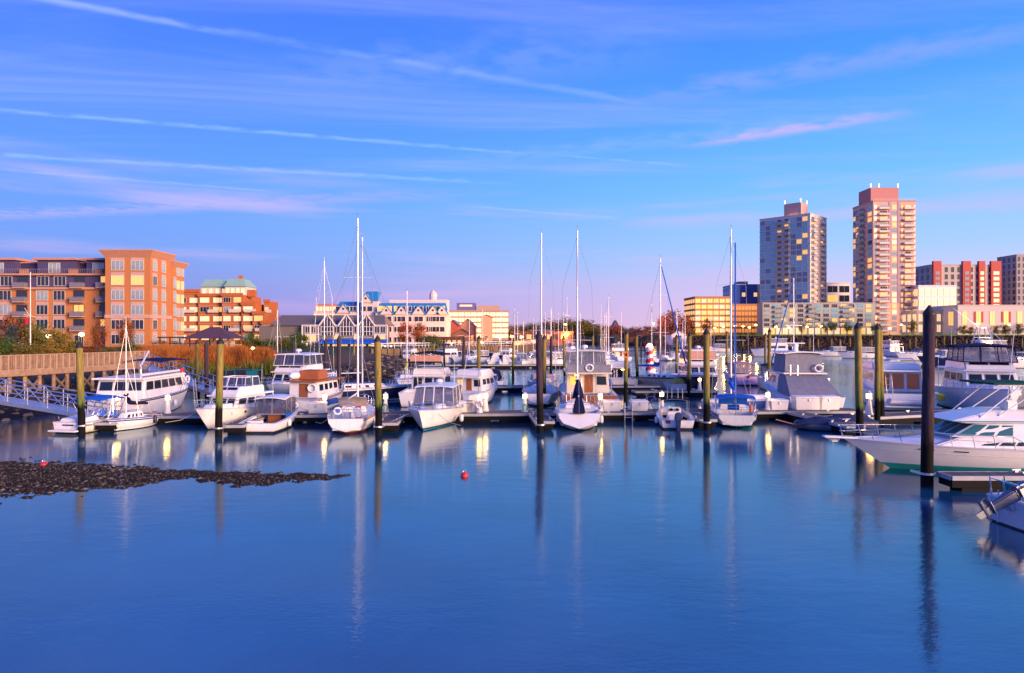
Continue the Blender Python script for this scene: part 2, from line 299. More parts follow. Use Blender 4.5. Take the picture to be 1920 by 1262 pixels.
tag(mb.build('marsh_grass', gm, kind='stuff'), 'rust orange marsh grass with green base on the shore', 'grass')
# shore stones on the mud bank and the riprap by the restaurant
rng = random.Random(9); mb = MB()
qy = nr.uniform(36, 150, 9000); qx = nr.uniform(-40, -6, 9000); qd = sdist(qx, qy)
sel = np.where((qd > -.5) & (qd < 7) & ~((qy > 66) & (qy < 112) & (qx < -20) & (qd > 3)))[0][:1300]
for i in sel: rock_mesh(mb, (qx[i], qy[i], max(0, qd[i]*.2)), rng.uniform(.08, .34)*(1.5 if qy[i] > 66 else 1), rng, rng.choice([0, 0, 1]))
_sr = mb.build('shore_rocks', [mat('mud_rock', (.05, .045, .045), .8, var=.3), mat('pale_rock', (.2, .16, .14), .8, var=.3)], kind='stuff')
tag(_sr, 'grey boulders scattered along the muddy shore', 'rocks')
# ------------------------------------------------------------------ riprap bank on the far right
bank = [(64, 246), (100, 243), (140, 240), (190, 236), (250, 220), (330, 200)]
e = thing('riprap_bank', 'dark stone riprap bank with a grass strip on top below the towers', 'embankment', (64, 246, 0))
rm = [mat('riprap_stone', (.045, .03, .028), .85, var=.4, scale=1.5), mat('riprap_stone_light', (.10, .065, .05), .85, var=.4, scale=1.5)]
mb = MB(); ms = MB(); mg = MB(); rng = random.Random(11); o = Vector((64, 246, 0))
for (a, b) in zip(bank[:-1], bank[1:]):
    a = Vector((*a, 0))-o; b = Vector((*b, 0))-o; d = (b-a); L = d.length; d.normalize(); nrm = Vector((-d.y, d.x, 0))
    mb.add([a-nrm*.5+Vector((0, 0, -.5)), b-nrm*.5+Vector((0, 0, -.5)), b+nrm*3.2+Vector((0, 0, 4.8)), a+nrm*3.2+Vector((0, 0, 4.8))], [(0, 1, 2, 3)])
    mg.hexa([a+nrm*2.6+Vector((0, 0, 4.6)), b+nrm*2.6+Vector((0, 0, 4.6)), b+nrm*12+Vector((0, 0, 4.6)), a+nrm*12+Vector((0, 0, 4.6))], [a+nrm*2.6+Vector((0, 0, 5.06)), b+nrm*2.6+Vector((0, 0, 5.06)), b+nrm*12+Vector((0, 0, 5.06)), a+nrm*12+Vector((0, 0, 5.06))])
    for k in range(int(L*10)):
        u = rng.random(); p = a+d*L*rng.random()+nrm*(-.4+3.3*u)+Vector((0, 0, -.3+5*u)); rock_mesh(ms, p, rng.uniform(.3, .6), rng, rng.choice([0, 0, 1]), 1)
mb.build('bank_slope', rm[0], e); ms.build('riprap_stones', rm, e, kind='stuff'); mg.build('grass_strip', mat('lawn', (.09, .16, .02), .9, var=.3, scale=1), e)
# ------------------------------------------------------------------ trees and bushes
def leafmat(n, c): return mat(n, c, .75, var=.45, scale=.7)
LM = [leafmat('autumn_rust', (.34, .08, .025)), leafmat('autumn_olive', (.17, .14, .03)), leafmat('autumn_brown', (.25, .08, .03)), leafmat('leaf_green', (.07, .12, .025)), leafmat('leaf_yellow', (.25, .17, .03)), leafmat('spruce_blue', (.05, .08, .09))]
bark = mat('bark', (.06, .045, .035), .9)
def crown_mesh(seed, rx, rz, zc, n, leaf, cone=False):
    rng = random.Random(seed); mb = MB(); cl = []
    for k in range(26):
        while True:
            p = Vector((rng.uniform(-1, 1), rng.uniform(-1, 1), rng.uniform(-1, 1)))
            if p.length < 1: break
        if cone: f = (1-p.z)/2; p = Vector((p.x*f*1.2, p.y*f*1.2, p.z))
        cl.append((Vector((p.x*rx, p.y*rx, zc+p.z*rz)), rng.uniform(.22, .5)*min(rx, rz)))
    for k in range(n):
        c, r = rng.choice(cl); p = c+Vector((rng.gauss(0, .55), rng.gauss(0, .55), rng.gauss(0, .5)))*r
        a = Vector((rng.gauss(0, 1), rng.gauss(0, 1), rng.gauss(0, 1))).normalized(); b = a.cross(Vector((rng.gauss(0, 1), rng.gauss(0, 1), rng.gauss(0, 1)))).normalized(); s = leaf*rng.uniform(.6, 1.3)
        mb.add([p-a*s, p+b*s*.5, p+a*s, p-b*s*.5], [(0, 1, 2, 3)])
    return mb, cl
def trunk_mb(h, r, cl):
    mb = MB(); mb.tube([(0, 0, -.3), (.05, 0, h*.5), (0, .05, h)], r, 7, r2=r*.4)
    for c, q in cl[:9]: mb.tube([(0, 0, h*.45+.3*q), (c.x*.5, c.y*.5, (h*.5+c.z)/2+.1), tuple(c)], r*.4, 5, r2=r*.08)
    return mb
TV = {}
def tree(px, Y, topy, kind, label, group, wid=1.0, variant=None, basez=None, name='tree', leafn=2600):
    zb = basez if basez is not None else float(gh(np.array(X(px, Y)), np.array(Y)))
    h = Z(topy, Y)-zb; v = variant if variant is not None else random.randrange(4); key = (v, kind, name)
    if key not in TV:
        bush = name == 'bush'; cone = kind == 5
        mbc, cl = crown_mesh(v*17+kind, .42, .40 if not bush else .46, .6 if not bush else .48, leafn, .028 if not bush else .03, cone)
        TV[key] = (mbc.mesh('crown', [LM[kind]]), trunk_mb(.62, .028, cl).mesh('trunk', [bark]))
    e = thing(name, label, 'bush' if name == 'bush' else 'tree', (X(px, Y), Y, zb), random.random()*6, group); e.scale = (h*wid, h*wid, h)
    link('crown', TV[key][0], e); link('trunk', TV[key][1], e); return e
# ------------------------------------------------------------------ buildings
WM = {}; WCOUNT = {}; WOVER = {}
wframe = mat('window_frame', (.62, .60, .58), .5, var=.05); dframe = mat('dark_window_frame', (.06, .06, .07), .5, var=.05)
bglass = mat('blind_glass', (.30, .36, .40), .08, var=.35, scale=.6, spec=.9); kglass = mat('night_glass', (.02, .025, .04), .05, var=0, spec=.9); aglass = mat('aqua_curtain_glass', (.16, .49, .62), .12, var=.2, scale=.4, spec=.9)
slateg = mat('slate_blue_glass', (.09, .16, .26), .1, var=.3, scale=.5, spec=.9)
gglass = mat('dawn_gold_glass', (.85, .62, .35), .22, .9, var=.08, scale=.5); blglass = mat('blue_mirror_glass', (.10, .16, .42), .12, .6, var=.1)
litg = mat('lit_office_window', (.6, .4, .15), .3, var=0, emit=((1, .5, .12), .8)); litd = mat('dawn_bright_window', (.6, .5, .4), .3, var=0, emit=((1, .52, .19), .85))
def win_mb(w, h, nx, ny, fw=.09):
    mb = MB(); mb.box((0, -.02, h/2), (w, .06, h), 1)
    for x in (-w/2+fw/2, w/2-fw/2): mb.box((x, -.05, h/2), (fw, .14, h))
    for z in (fw/2, h-fw/2): mb.box((0, -.05, z), (w-2*fw, .13, fw))
    for i in range(1, nx): mb.box((-w/2+i*w/nx, -.045, h/2), (fw*.7, .11, h-2*fw))
    for i in range(1, ny): mb.box((0, -.043, i*h/ny), (w-2*fw, .10, fw*.7))
    return mb
def window(e, loc, rz, w, h, nx=2, ny=1, fm=None, gm=None, name='window'):
    fm = fm or wframe; gm = gm or kglass; k = (round(w, 2), round(h, 2), nx, ny, fm.name, gm.name)
    c = WCOUNT.get(e.name, 0); WCOUNT[e.name] = c+1
    if c < 300:
        if k not in WM: WM[k] = win_mb(w, h, nx, ny).mesh('window', [fm, gm])
        o = link(name, WM[k], e); o.location = loc; o.rotation_euler = (0, 0, rz); return o
    mb, ml = WOVER.setdefault(e, (MB(), []))
    for m in (fm, gm):
        if m not in ml: ml.append(m)
    s = win_mb(w, h, nx, ny); cs, sn = math.cos(rz), math.sin(rz); o = len(mb.v)
    mb.v += [(loc[0]+x*cs-y*sn, loc[1]+x*sn+y*cs, loc[2]+z) for x, y, z in s.v]; mb.f += [tuple(i+o for i in f) for f in s.f]; mb.m += [ml.index((fm, gm)[i]) for i in s.m]
def flush():
    for e, (mb, ml) in WOVER.items(): mb.build('upper_windows', ml, e, kind='stuff')
FACE = {'f': lambda u, w, d: (u, 0, 0.), 'r': lambda u, w, d: (w, u, math.pi/2), 'l': lambda u, w, d: (0, d-u, -math.pi/2)}
def onface(face, u, w, d):
    x, y, r = FACE[face](u, w, d); return x, y, r
def facebox(mb, face, w, d, u0, u1, z0, z1, out, m=0, inn=.0):
    """slab on a face, standing out by `out`"""
    if face == 'f': mb.box(((u0+u1)/2, (-out+inn)/2, (z0+z1)/2), (u1-u0, out+inn, z1-z0), m)
    elif face == 'r': mb.box((w+(out-inn)/2, (u0+u1)/2, (z0+z1)/2), (out+inn, u1-u0, z1-z0), m)
    else: mb.box(((-out+inn)/2, d-(u0+u1)/2, (z0+z1)/2), (out+inn, u1-u0, z1-z0), m)
BALC = {}
def balcony(e, face, w, d, u, z, bw, out, slab, rail, solid=True):
    k = (round(bw, 2), round(out, 2), slab.name, rail.name, solid)
    if k not in BALC:
        mb = MB(); mb.box((0, -out/2, -.1), (bw, out, .2))
        if solid:
            mb.box((0, -out+.03, .5), (bw, .05, .85), 1)
            for s in (-1, 1): mb.box((s*(bw/2-.03), -out/2, .5), (.05, out-.1, .85), 1)
        n = max(2, int(bw/.45))
        for i in range(n+1): mb.box((-bw/2+.02+i*(bw-.04)/n, -out+.0, .5), (.05, .05, 1.0), 1)
        mb.box((0, -out, 1.02), (bw, .07, .06), 1)
        for s in (-1, 1): mb.box((s*(bw/2-.02), -out/2, 1.02), (.05, out, .06), 1)
        BALC[k] = mb.mesh('balcony', [slab, rail])
    x, y, r = onface(face, u, w, d); o = link('balcony', BALC[k], e); o.location = (x, y, z); o.rotation_euler = (0, 0, r); return o
def wallbox(e, w, d, h, m, name='wall', z0=-1.0, x0=0, y0=0):
    mb = MB(); mb.box((x0+w/2, y0+d/2, (h+z0)/2), (w, d, h-z0)); return mb.build(name, m, e)
def parapet(e, w, d, h, m, out=.4, th=.5, x0=0, y0=0, name='cornice'):
    mb = MB(); mb.hexa([(x0-.02, y0-.02, h-th), (x0+w+.02, y0-.02, h-th), (x0+w+.02, y0+d, h-th), (x0-.02, y0+d, h-th)], [(x0-out, y0-out, h), (x0+w+out, y0-out, h), (x0+w+out, y0+d+out, h), (x0-out, y0+d+out, h)])
    mb.box((x0+w/2, y0+d/2, h+.12), (w+2*out+.1, d+2*out+.1, .24)); return mb.build(name, m, e)
rb = random.Random(21)
brick = mat('orange_brick', (.50, .20, .08), .85, var=.22, scale=5, bump=.2); pinkst = mat('pink_precast', (.55, .36, .32), .8); purple = mat('purple_grey_panel', (.085, .07, .17), .7); salmon = mat('salmon_cornice', (.55, .27, .18), .7)
roofg = mat('roof_membrane', (.12, .12, .13), .9); concrete = mat('pale_concrete', (.48, .44, .42), .8); railm = mat('balcony_rail_grey', (.20, .19, .24), .5)
# --- brick apartment block with corner pavilion
e = thing('apartment_building', 'long orange brick apartment block with purple upper floors and a tall corner pavilion', 'building', (-131, 152, 2.4))
Wd, Dp = 43.0, 16.0
wallbox(e, Wd, Dp, 12.9, brick); wallbox(e, Wd, Dp-.6, 16.0, purple, 'upper_wall', 12.9, 0, .3); wallbox(e, Wd-.5, Dp-4, 18.9, mat('dark_purple_panel', (.05, .045, .12), .7), 'penthouse_wall', 16.0, 0, 3)
mb = MB(); mb.box((Wd/2, -.1, 12.95), (Wd, .9, .5)); mb.build('string_course', salmon, e)
mb = MB(); mb.box((Wd/2, 0, 16.05), (Wd, 1.0, .4)); mb.build('string_course', salmon, e)
for bx, bw in ((2, 7), (12.5, 7), (24.5, 8.5), (35.5, 6)):
    wallbox(e, bw, 6, 19.4, purple, 'dormer_wall', 16.2, bx, 1.2); mb = MB(); mb.box((bx+bw/2, 4, 19.6), (bw+1.2, 7.0, .45)); mb.build('dormer_roof', salmon, e)
    window(e, (bx+bw*.45, 1.2, 16.5), 0, 2.6, 2.3, 3, 1, gm=bglass)
mb = MB(); mb.box((Wd/2, 9, 19.0), (Wd, 12.5, .3)); mb.build('roof', salmon, e)
cols = [2.2, 6.2, 10.3, 14.4, 19.5, 24.6, 28.3, 32.0, 36.2, 40.8]; kinds = 'wwbwwbwwbb'
cols = [1.8, 5.6, 9.6, 14.2, 18.2, 21.9, 26.4, 30.2, 34.6, 40.4]; kinds = 'wwbwwbwwbb'
for fl in range(5):
    z = .4+fl*3.2
    for u, k in zip(cols, kinds):
        if fl == 0 and k == 'b': window(e, (u, 0, z), 0, 2.2, 2.2, 2, 1, gm=rb.choice([kglass, litw])); continue
        yo = .3 if fl == 4 else 0
        if k == 'w':
            window(e, (u, yo, z+.3), 0, 2.7, 2.2, 3, 1, gm=rb.choice([kglass, kglass, bglass]))
            if fl < 4: mb = MB(); mb.box((u, -.05, z-.35), (2.7, .16, .6)); mb.build('spandrel', pinkst, e)
        else:
            window(e, (u, yo, z+.05), 0, 2.4, 2.5, 2, 1, dframe, rb.choice([kglass, kglass, litw]), 'balcony_door'); balcony(e, 'f', Wd, Dp, u, z, 2.7, 1.3, pinkst, railm)
for u in (4, 13, 22, 33, 39): mb = MB(); mb.box((u, .5, 16.8), (1.6, .9, 1.1)); mb.build('terrace_wall', salmon, e)
mb = MB()
for i in range(108): mb.box((.2+i*.4, -.1, 16.75), (.05, .05, 1.0))
mb.box((Wd/2, -.1, 17.25), (Wd, .07, .07)); mb.build('terrace_railing', railm, e)
# corner pavilion
px0 = Wd-.2; pw, pd = 9.8, 9.0
wallbox(e, pw, pd, 19.6, brick, 'pavilion_wall', -1, px0, -4); parapet(e, pw, pd, 20.8, salmon, .9, 1.4, px0, -4)
wallbox(e, pw-.6, 5.6, 18.4, brick, 'pavilion_wall', -1, px0+.9, 5); parapet(e, pw-.6, 5.6, 19.4, salmon, .8, 1.2, px0+.9, 5)
mb = MB(); mb.box((px0+pw/2, -4, 6.6), (pw+.1, .35, .7)); mb.box((px0+pw, .5, 6.6), (.35, 9.1, .7)); mb.build('string_course', pinkst, e)
for fl in range(6):
    z = .4+fl*3.2
    for u in (2.7, 7.0):
        mb = MB(); mb.box((px0+u, -4.02, z+2.6), (2.9, .12, .7)); mb.build('spandrel', pinkst, e)
        window(e, (px0+u, -4, z+.2), 0, 2.8, 2.1, 3, 1, gm=(litw if fl == 4 else bglass if fl > 1 else rb.choice([kglass, bglass])))
    for u in (-2.2, 1.6):
        mb = MB(); mb.box((px0+pw+.02, u, z+2.6), (.12, 1.9, .7)); mb.build('spandrel', pinkst, e)
        window(e, (px0+pw, u, z+.2), math.pi/2, 1.8, 2.1, 2, 1, gm=rb.choice([bglass, bglass, kglass]))
    if fl < 5: window(e, (px0+pw+.3, 6, z+.2), math.pi/2, 1.1, 2.6, 1, 2, gm=bglass)
    for u in (7.6, 9.6):
        if fl < 6: window(e, (px0+pw+.3, u, z+.0), math.pi/2, 1.5, 2.1, 2, 1, gm=rb.choice([bglass, litw, bglass]))
# --- red terraced condominium with green roof
tbrick = mat('red_brick', (.46, .14, .05), .85, var=.2, scale=4, bump=.2); gcop = mat('verdigris_roof', (.28, .48, .38), .6, var=.1)
Y0 = 215; e = thing('terraced_condominium', 'stepped red brick condominium with pale green metal roof and lit windows', 'building', (X(348, Y0), Y0, 2.8)); sc = Y0/F
def tier(x0, x1, h, y0, d, nw, fls, lit=.38):
    a, b = (x0-348)*sc, (x1-348)*sc; wallbox(e, b-a, d, h, tbrick, 'wall', -1, a, y0); mb = MB(); mb.box(((a+b)/2, y0-.15, h+.1), (b-a+.3, .3, 1.0)); mb.build('parapet', tbrick, e)
    for f in range(fls):
        for i in range(nw):
            u = a+(i+.5)*(b-a)/nw; window(e, (u, y0, .6+f*2.95), 0, min(3.0, (b-a)/nw*.72), 1.7, 3, 1, gm=litd if rb.random() < lit else rb.choice([kglass, litw, bglass]))
        mb = MB(); mb.box(((a+b)/2, y0-.06, 2.75+f*2.95), (b-a-.2, .14, .22)); mb.build('floor_band', salmon, e)
        if f % 2: balcony(e, 'f', 1, 1, (a+b)/2+.8, .4+f*2.95, min(3.2, b-a-.5), .9, tbrick, wframe).location.y = y0
tier(322, 366, 16.2, 3, 12, 2, 5, .7); tier(366, 416, 14.8, 2, 14, 2, 5); tier(416, 455, 14.8, 0, 16, 2, 5); tier(455, 480, 12, -1, 15, 1, 4); tier(478, 500, 9, -2, 14, 1, 3); tier(496, 516, 6.1, -3, 13, 1, 2); tier(486, 497, 13, 4, 8, 1, 4)
for a, b, y0 in ((366, 416, 4), (417, 456, 2)):
    a = (a-348)*sc; b = (b-348)*sc; wallbox(e, b-a, 9, 17.6, wframe, 'attic_wall', 14.8, a, y0)
    for i in range(4): window(e, (a+(i+.5)*(b-a)/4, y0, 15.0), 0, 1.3, 2.1, 1, 1, gm=litd)
    mb = MB(); mb.hexa([(a-.3, y0-.6, 17.6), (b+.3, y0-.6, 17.6), (b+.3, y0+9.6, 17.6), (a-.3, y0+9.6, 17.6)], [(a+.4, y0+2.4, 20.2), (b-1.6, y0+2.4, 20.2), (b-1.6, y0+7, 20.2), (a+.4, y0+7, 20.2)])
    n = int((b-a)/.6)
    for i in range(n): mb.bar((a-.1+i*.6, y0-.55, 17.66), (a+.5+i*.55, y0+2.4, 20.24), .07, .08)
    mb.build('green_roof', gcop, e)
mb = MB(); mb.box((15, 6, 20.6), (1.2, 1.2, 1.6)); mb.build('chimney', tbrick, e)
mb = MB(); mb.box((19.5, 4, 15.5), (2.2, 2, 2.2)); mb.build('chimney', tbrick, e)
# --- garden pavilion with hip roof and pergola
e = thing('garden_pavilion', 'open wooden garden pavilion with dark hip roof above the marsh', 'pavilion', (X(402, 112), 112, 2.4))
mb = MB(); mb.hexa([(-4, -3, 2.0), (4.2, -3, 2.0), (4.2, 3, 2.0), (-4, 3, 2.0)], [(-.6, -.2, 3.9), (.8, -.2, 3.9), (.8, .2, 3.9), (-.6, .2, 3.9)]); mb.build('roof', mat('dark_shingle', (.10, .06, .09), .8, var=.3, scale=6), e)
for x in (-3.4, -1.2, 1.2, 3.4):
    for y in (-2.5, 2.5): mb = MB(); mb.box((x, y, .95), (.2, .2, 2.2)); mb.build('post', varn, e)
mb = MB(); mb.box((0, 1.5, .8), (5.5, .15, 1.7)); mb.build('back_wall', cream, e)
e = thing('pergola', 'long dark timber pergola beside the garden pavilion', 'pergola', (X(300, 110), 110, 2.4))
for i in range(8): mb = MB(); mb.box((i*1.6, 0, 1.0), (.16, .16, 2.3)); mb.build('post', bark, e)
mb = MB(); mb.box((5.6, 0, 2.2), (12, .2, .22)); mb.build('beam', bark, e)
mb = MB(); mb.box((5, 1.5, .45), (15, .4, 1.3)); mb.build('planter_wall', pinkst, e)
# --- grey shingled waterfront restaurant
Y0 = 160; sc = Y0/F; e = thing('restaurant', 'grey shingled waterfront restaurant with tall white framed gable windows and blue awning', 'building', (X(512, Y0), Y0, 2.4))
shing = mat('grey_shingle', (.17, .15, .15), .85, var=.25, scale=8, bump=.3); whitet = mat('white_trim', (.78, .74, .74), .5, var=.04); awn = mat('awning_blue', (.01, .12, .6), .7)
def px(x): return (x-512)*sc
mb = MB(); mb.box((px(570)-0, 6, 1.9), (px(736)-px(512)-7, 12, 5.8), 0); mb.build('wall', shing, e)
mb = MB(); a, b = px(508), px(736); mb.add([(a, -.6, 4.8), (b-1.5, -.6, 4.8), (b-3, 6, 7.4), (a+.4, 6, 7.4), (a, 12.6, 4.8), (b-1.5, 12.6, 4.8)], [(0, 1, 2, 3), (3, 2, 5, 4), (0, 3, 4), (1, 5, 2)]); mb.build('roof', shing, e)
mb = MB(); mb.box(((px(570)+px(728))/2, .2, 2.2), (px(728)-px(570), 3, 5.0)); mb.build('front_wall', shing, e)
for gx in (617, 652.5, 690):
    c = px(gx); w = 1.75; mb = MB(); mb.add([(c-w, -1.45, 2.4), (c+w, -1.45, 2.4), (c+w, -1.45, 4.9), (c, -1.45, 7.3), (c-w, -1.45, 4.9), (c-w, 4, 2.4), (c+w, 4, 2.4), (c+w, 4, 4.9), (c, 4, 7.3), (c-w, 4, 4.9)], [(0, 1, 2, 3, 4), (4, 3, 8, 9), (2, 7, 8, 3), (0, 4, 9, 5), (1, 6, 7, 2)]); g = mb.build('gable', shing, e)
    mb = MB(); mb.add([(c-1.4, -1.5, 2.6), (c+1.4, -1.5, 2.6), (c+1.4, -1.5, 4.6), (c, -1.5, 6.7), (c-1.4, -1.5, 4.6)], [(0, 1, 2, 3, 4)]); mb.build('gable_glass', kglass, g)
    mb = MB()
    for q in (-1.45, -.7, 0, .7, 1.45): mb.box((c+q, -1.55, 2.5+(4.2-abs(q)*1.45)/2), (.12, .12, 4.3-abs(q)*1.45))
    for z in (3.4, 4.5): mb.box((c, -1.54, z), (2.9, .1, .1))
    mb.bar((c-1.95, -1.56, 4.7), (c, -1.56, 7.45), .2, .28); mb.bar((c+1.95, -1.56, 4.7), (c, -1.56, 7.45), .2, .28); mb.build('gable_frame', whitet, g)
for xx in (580, 591, 634, 671, 709, 720):
    window(e, (px(xx), -1.3, 3.0), 0, 1.25, 1.6, 2, 1, whitet, kglass); window(e, (px(xx), -1.3, 1.2), 0, 1.25, 1.4, 2, 1, whitet, litw)
mb = MB()
for z in (2.75, 4.85, 1.0): mb.box(((px(570)+px(728))/2, -1.36, z), (px(728)-px(570), .16, .2))
for xx in (570, 585, 600, 728): mb.box((px(xx), -1.38, 2.6), (.25, .2, 4.6))
mb.build('white_band', whitet, e)
mb = MB(); a, b = px(607), px(728); mb.hexa([(a, -4.2, .55), (b, -4.2, .55), (b, -1.4, .55), (a, -1.4, .55)], [(a, -4.0, .95), (b, -4.0, .95), (b, -1.4, 1.6), (a, -1.4, 1.6)]); mb.build('awning', awn, e)
for i in range(7): window(e, (a+1+i*2.1, -1.3, -.9), 0, 1.6, 1.4, 2, 1, whitet, litd)
for i in range(3): window(e, (px(522+i*15), 0, 1.0), 0, 1.3, 1.2, 2, 1, whitet, kglass)
# --- white hotel with bright blue gabled roof
Y0 = 192; sc = Y0/F; e = thing('blue_roof_building', 'pinkish white four storey building with bright blue gabled metal roof', 'building', (X(624, Y0), Y0, 2.4))
pw_ = mat('pink_white_stucco', (.66, .56, .56), .75, var=.05); bro = mat('blue_metal_roof', (.03, .24, .48), .45, var=.06)
def px(x): return (x-624)*sc
H = Z(587, Y0)-2.4
def gwing(x0, x1, h, y0, d, gab, wins, fls, z0=.5):
    a, b = px(x0), px(x1); wallbox(e, b-a, d, h, pw_, 'wall', -1, a, y0)
    mb = MB(); mb.add([(a-.3, y0-.4, h), (b+.3, y0-.4, h), (b-.6, y0+4, h+3.0), (a+.6, y0+4, h+3.0), (b-.6, y0+d-3, h+3.0), (a+.6, y0+d-3, h+3.0)], [(0, 1, 2, 3), (3, 2, 4, 5), (1, 4, 2), (0, 3, 5)]); mb.build('roof', bro, e)
    for gx in gab:
        c = px(gx); w = 1.75; mb = MB(); mb.add([(c-w, y0-.5, h-.4), (c+w, y0-.5, h-.4), (c, y0-.5, h+2.0), (c-w, y0+3.5, h-.4), (c+w, y0+3.5, h-.4), (c, y0+3.5, h+2.0)], [(0, 1, 2), (0, 2, 5, 3), (1, 4, 5, 2)]); g = mb.build('gable', [pw_], e)
        mb = MB(); mb.bar((c-w-.2, y0-.2, h-.5), (c, y0-.2, h+2.15), .8, .14); mb.bar((c+w+.2, y0-.2, h-.5), (c, y0-.2, h+2.15), .8, .14); mb.build('gable_roof', bro, g)
        mb = MB(); mb.tube([(c, y0-.45, h+.75), (c, y0-.56, h+.75)], .34, 12); mb.build('round_vent', kglass, g)
    for f in range(fls):
        for u, w in wins: window(e, (px(u), y0, z0+f*2.9), 0, w, 1.55, max(1, int(w/.9)), 1, whitet, rb.choice([kglass, kglass, kglass, litw]) if f == fls-1 else kglass)
gwing(624, 672, H+.5, 2, 12, (641,), ((633, 2.2), (646, 2.2), (659, 2.2)), 4)
gwing(676, 706, H+3.4, 1, 12, (685,), ((680, 1.6), (692, 1.6)), 4)
gwing(704, 837, H, 0, 14, (725, 753, 785, 812, 829), ((715, 2.2), (726, 2.6), (742, 1.0), (752, 2.6), (769, 1.0), (785, 2.6), (803, 1.2), (814, 3.2), (829, 1.6)), 4)
mb = MB(); mb.box((px(780), 8, H+2.2), (px(836)-px(725), 6, 3.6)); mb.build('plant_room', pw_, e)
mb = MB(); mb.lathe([(1.1, 0), (1.1, 1.8), (.6, 2.6), (.3, 2.9)], 12, (px(806), 8, H+4)); mb.build('cupola', pw_, e)
# --- bright glass office block and its neighbours
def block(name, label, px0, px1, topy, Y0, depth, wall, nx, nz, gm, base=2.4, yaw=0, gap=.78, cat='building', lit=0, litm=None, zb=1.2, fm=None, sidewin=True):
    w = (px1-px0)/F*Y0; e = thing(name, label, cat, (X(px0, Y0), Y0, base), yaw); h = Z(topy, Y0)-base; wallbox(e, w, depth, h, wall)
    parapet(e, w, depth, h+.1, wall, .15, .4); fh = (h-zb)/nz; cw = w/nx
    for f in range(nz):
        for i in range(nx): window(e, ((i+.5)*cw, 0, zb+f*fh), 0, cw*gap, fh*.72, 2, 1, fm or wall, litm if rb.random() < lit else gm)
        if sidewin:
            k = max(1, int(depth/cw/1.3))
            for i in range(k):
                window(e, (0, (i+.5)*depth/k, zb+f*fh), -math.pi/2, depth/k*gap, fh*.72, 2, 1, fm or wall, gm); window(e, (w, (i+.5)*depth/k, zb+f*fh), math.pi/2, depth/k*gap, fh*.72, 2, 1, fm or wall, gm)
    return e, w, h
e, w, h = block('glass_office', 'blazing yellow glass office block glowing behind the brick sheds', 836, 953, 583, 330, 20, mat('tan_office', (.5, .34, .26), .7), 10, 5, mat('dawn_gold_window', (.7, .5, .3), .25, var=0, emit=((1, .66, .28), 1.5)), gap=.95)  # panes emit in place of the dawn mirrored in the glass
mb = MB(); mb.box((w*.32, 6, h+1.8), (w*.3, 10, 4.2)); mb.build('roof_block', mat('blue_louvre', (.16, .14, .32), .5), e)
mb = MB(); mb.box((w*.68, 7, h+1.3), (w*.36, 9, 2.8)); mb.build('roof_block', mat('tan_office', (.5, .3, .2)), e)
mb = MB(); mb.box((w*.32, .96, h+2.6), (w*.2, .1, .9)); mb.build('roof_light', litd, e)
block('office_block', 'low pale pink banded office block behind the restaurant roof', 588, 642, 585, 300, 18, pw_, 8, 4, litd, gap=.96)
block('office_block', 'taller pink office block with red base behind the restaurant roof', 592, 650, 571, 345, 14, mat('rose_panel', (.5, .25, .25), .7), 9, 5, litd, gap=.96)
# brick sheds with gables near the bright lamp
def shed(label, px0, px1, ridge, eave, Y0, d, wall, roof, face='x'):
    w = (px1-px0)/F*Y0; e = thing('gabled_shed', label, 'building', (X(px0, Y0), Y0, 2.2)); he = Z(eave, Y0)-2.2; hr = Z(ridge, Y0)-2.2
    mb = MB(); mb.add([(0, 0, -1), (w, 0, -1), (w, 0, he), (w/2, 0, hr), (0, 0, he), (0, d, -1), (w, d, -1), (w, d, he), (w/2, d, hr), (0, d, he)], [(0, 1, 2, 3, 4), (6, 5, 9, 8, 7), (1, 6, 7, 2), (5, 0, 4, 9)]); mb.build('wall', wall, e)
    mb = MB()
    for s in (0, 1):
        x = -.3 if s == 0 else w+.3; mb.hexa([(x, -.4, he-.25), (w/2, -.4, hr), (w/2, d+.4, hr), (x, d+.4, he-.25)], [(x, -.4, he-.05), (w/2, -.4, hr+.2), (w/2, d+.4, hr+.2), (x, d+.4, he-.05)])
    mb.build('roof', roof, e); window(e, (w/2, 0, 1), 0, w*.3, 1.6, 2, 2, whitet, kglass); mb = MB(); mb.box((w*.2, -.04, .5), (w*.2, .1, 2.6)); mb.build('door', varn, e); return e
slate = mat('slate_roof', (.20, .17, .26), .6)
shed('red brick gabled house beside the blue roofed building', 838, 860, 600, 610, 230, 12, mat('red_gable', (.42, .10, .08), .8), slate)
shed('tan gabled shed under the bright glass office', 862, 890, 598, 612, 240, 12, mat('tan_stucco', (.5, .3, .2), .8), slate)
shed('low brown gabled shed by the dockside lamps', 845, 884, 617, 628, 205, 10, mat('brown_timber', (.2, .1, .07), .8), mat('dark_shingle', (.1, .06, .09)))
shed('tall peach silo shed lit by the bright street lamp', 902, 922, 590, 594, 235, 9, mat('peach_stucco', (.6, .36, .24), .8), slate)
shed('small white cottage with orange light beside the red trees', 1259, 1288, 620, 627, 262, 9, whitet, mat('red_tile', (.35, .08, .05), .8))
shed('long low brick warehouse with orange roof on the far shore', 1176, 1216, 618, 624, 320, 14, mat('dark_brick', (.12, .05, .05), .85), mat('orange_tile', (.45, .14, .06), .8))
shed('small clock house with pink gable roof among distant trees', 1150, 1160, 601, 611, 420, 8, mat('pink_stucco', (.5, .26, .26), .8), mat('rose_roof', (.5, .2, .2), .7))
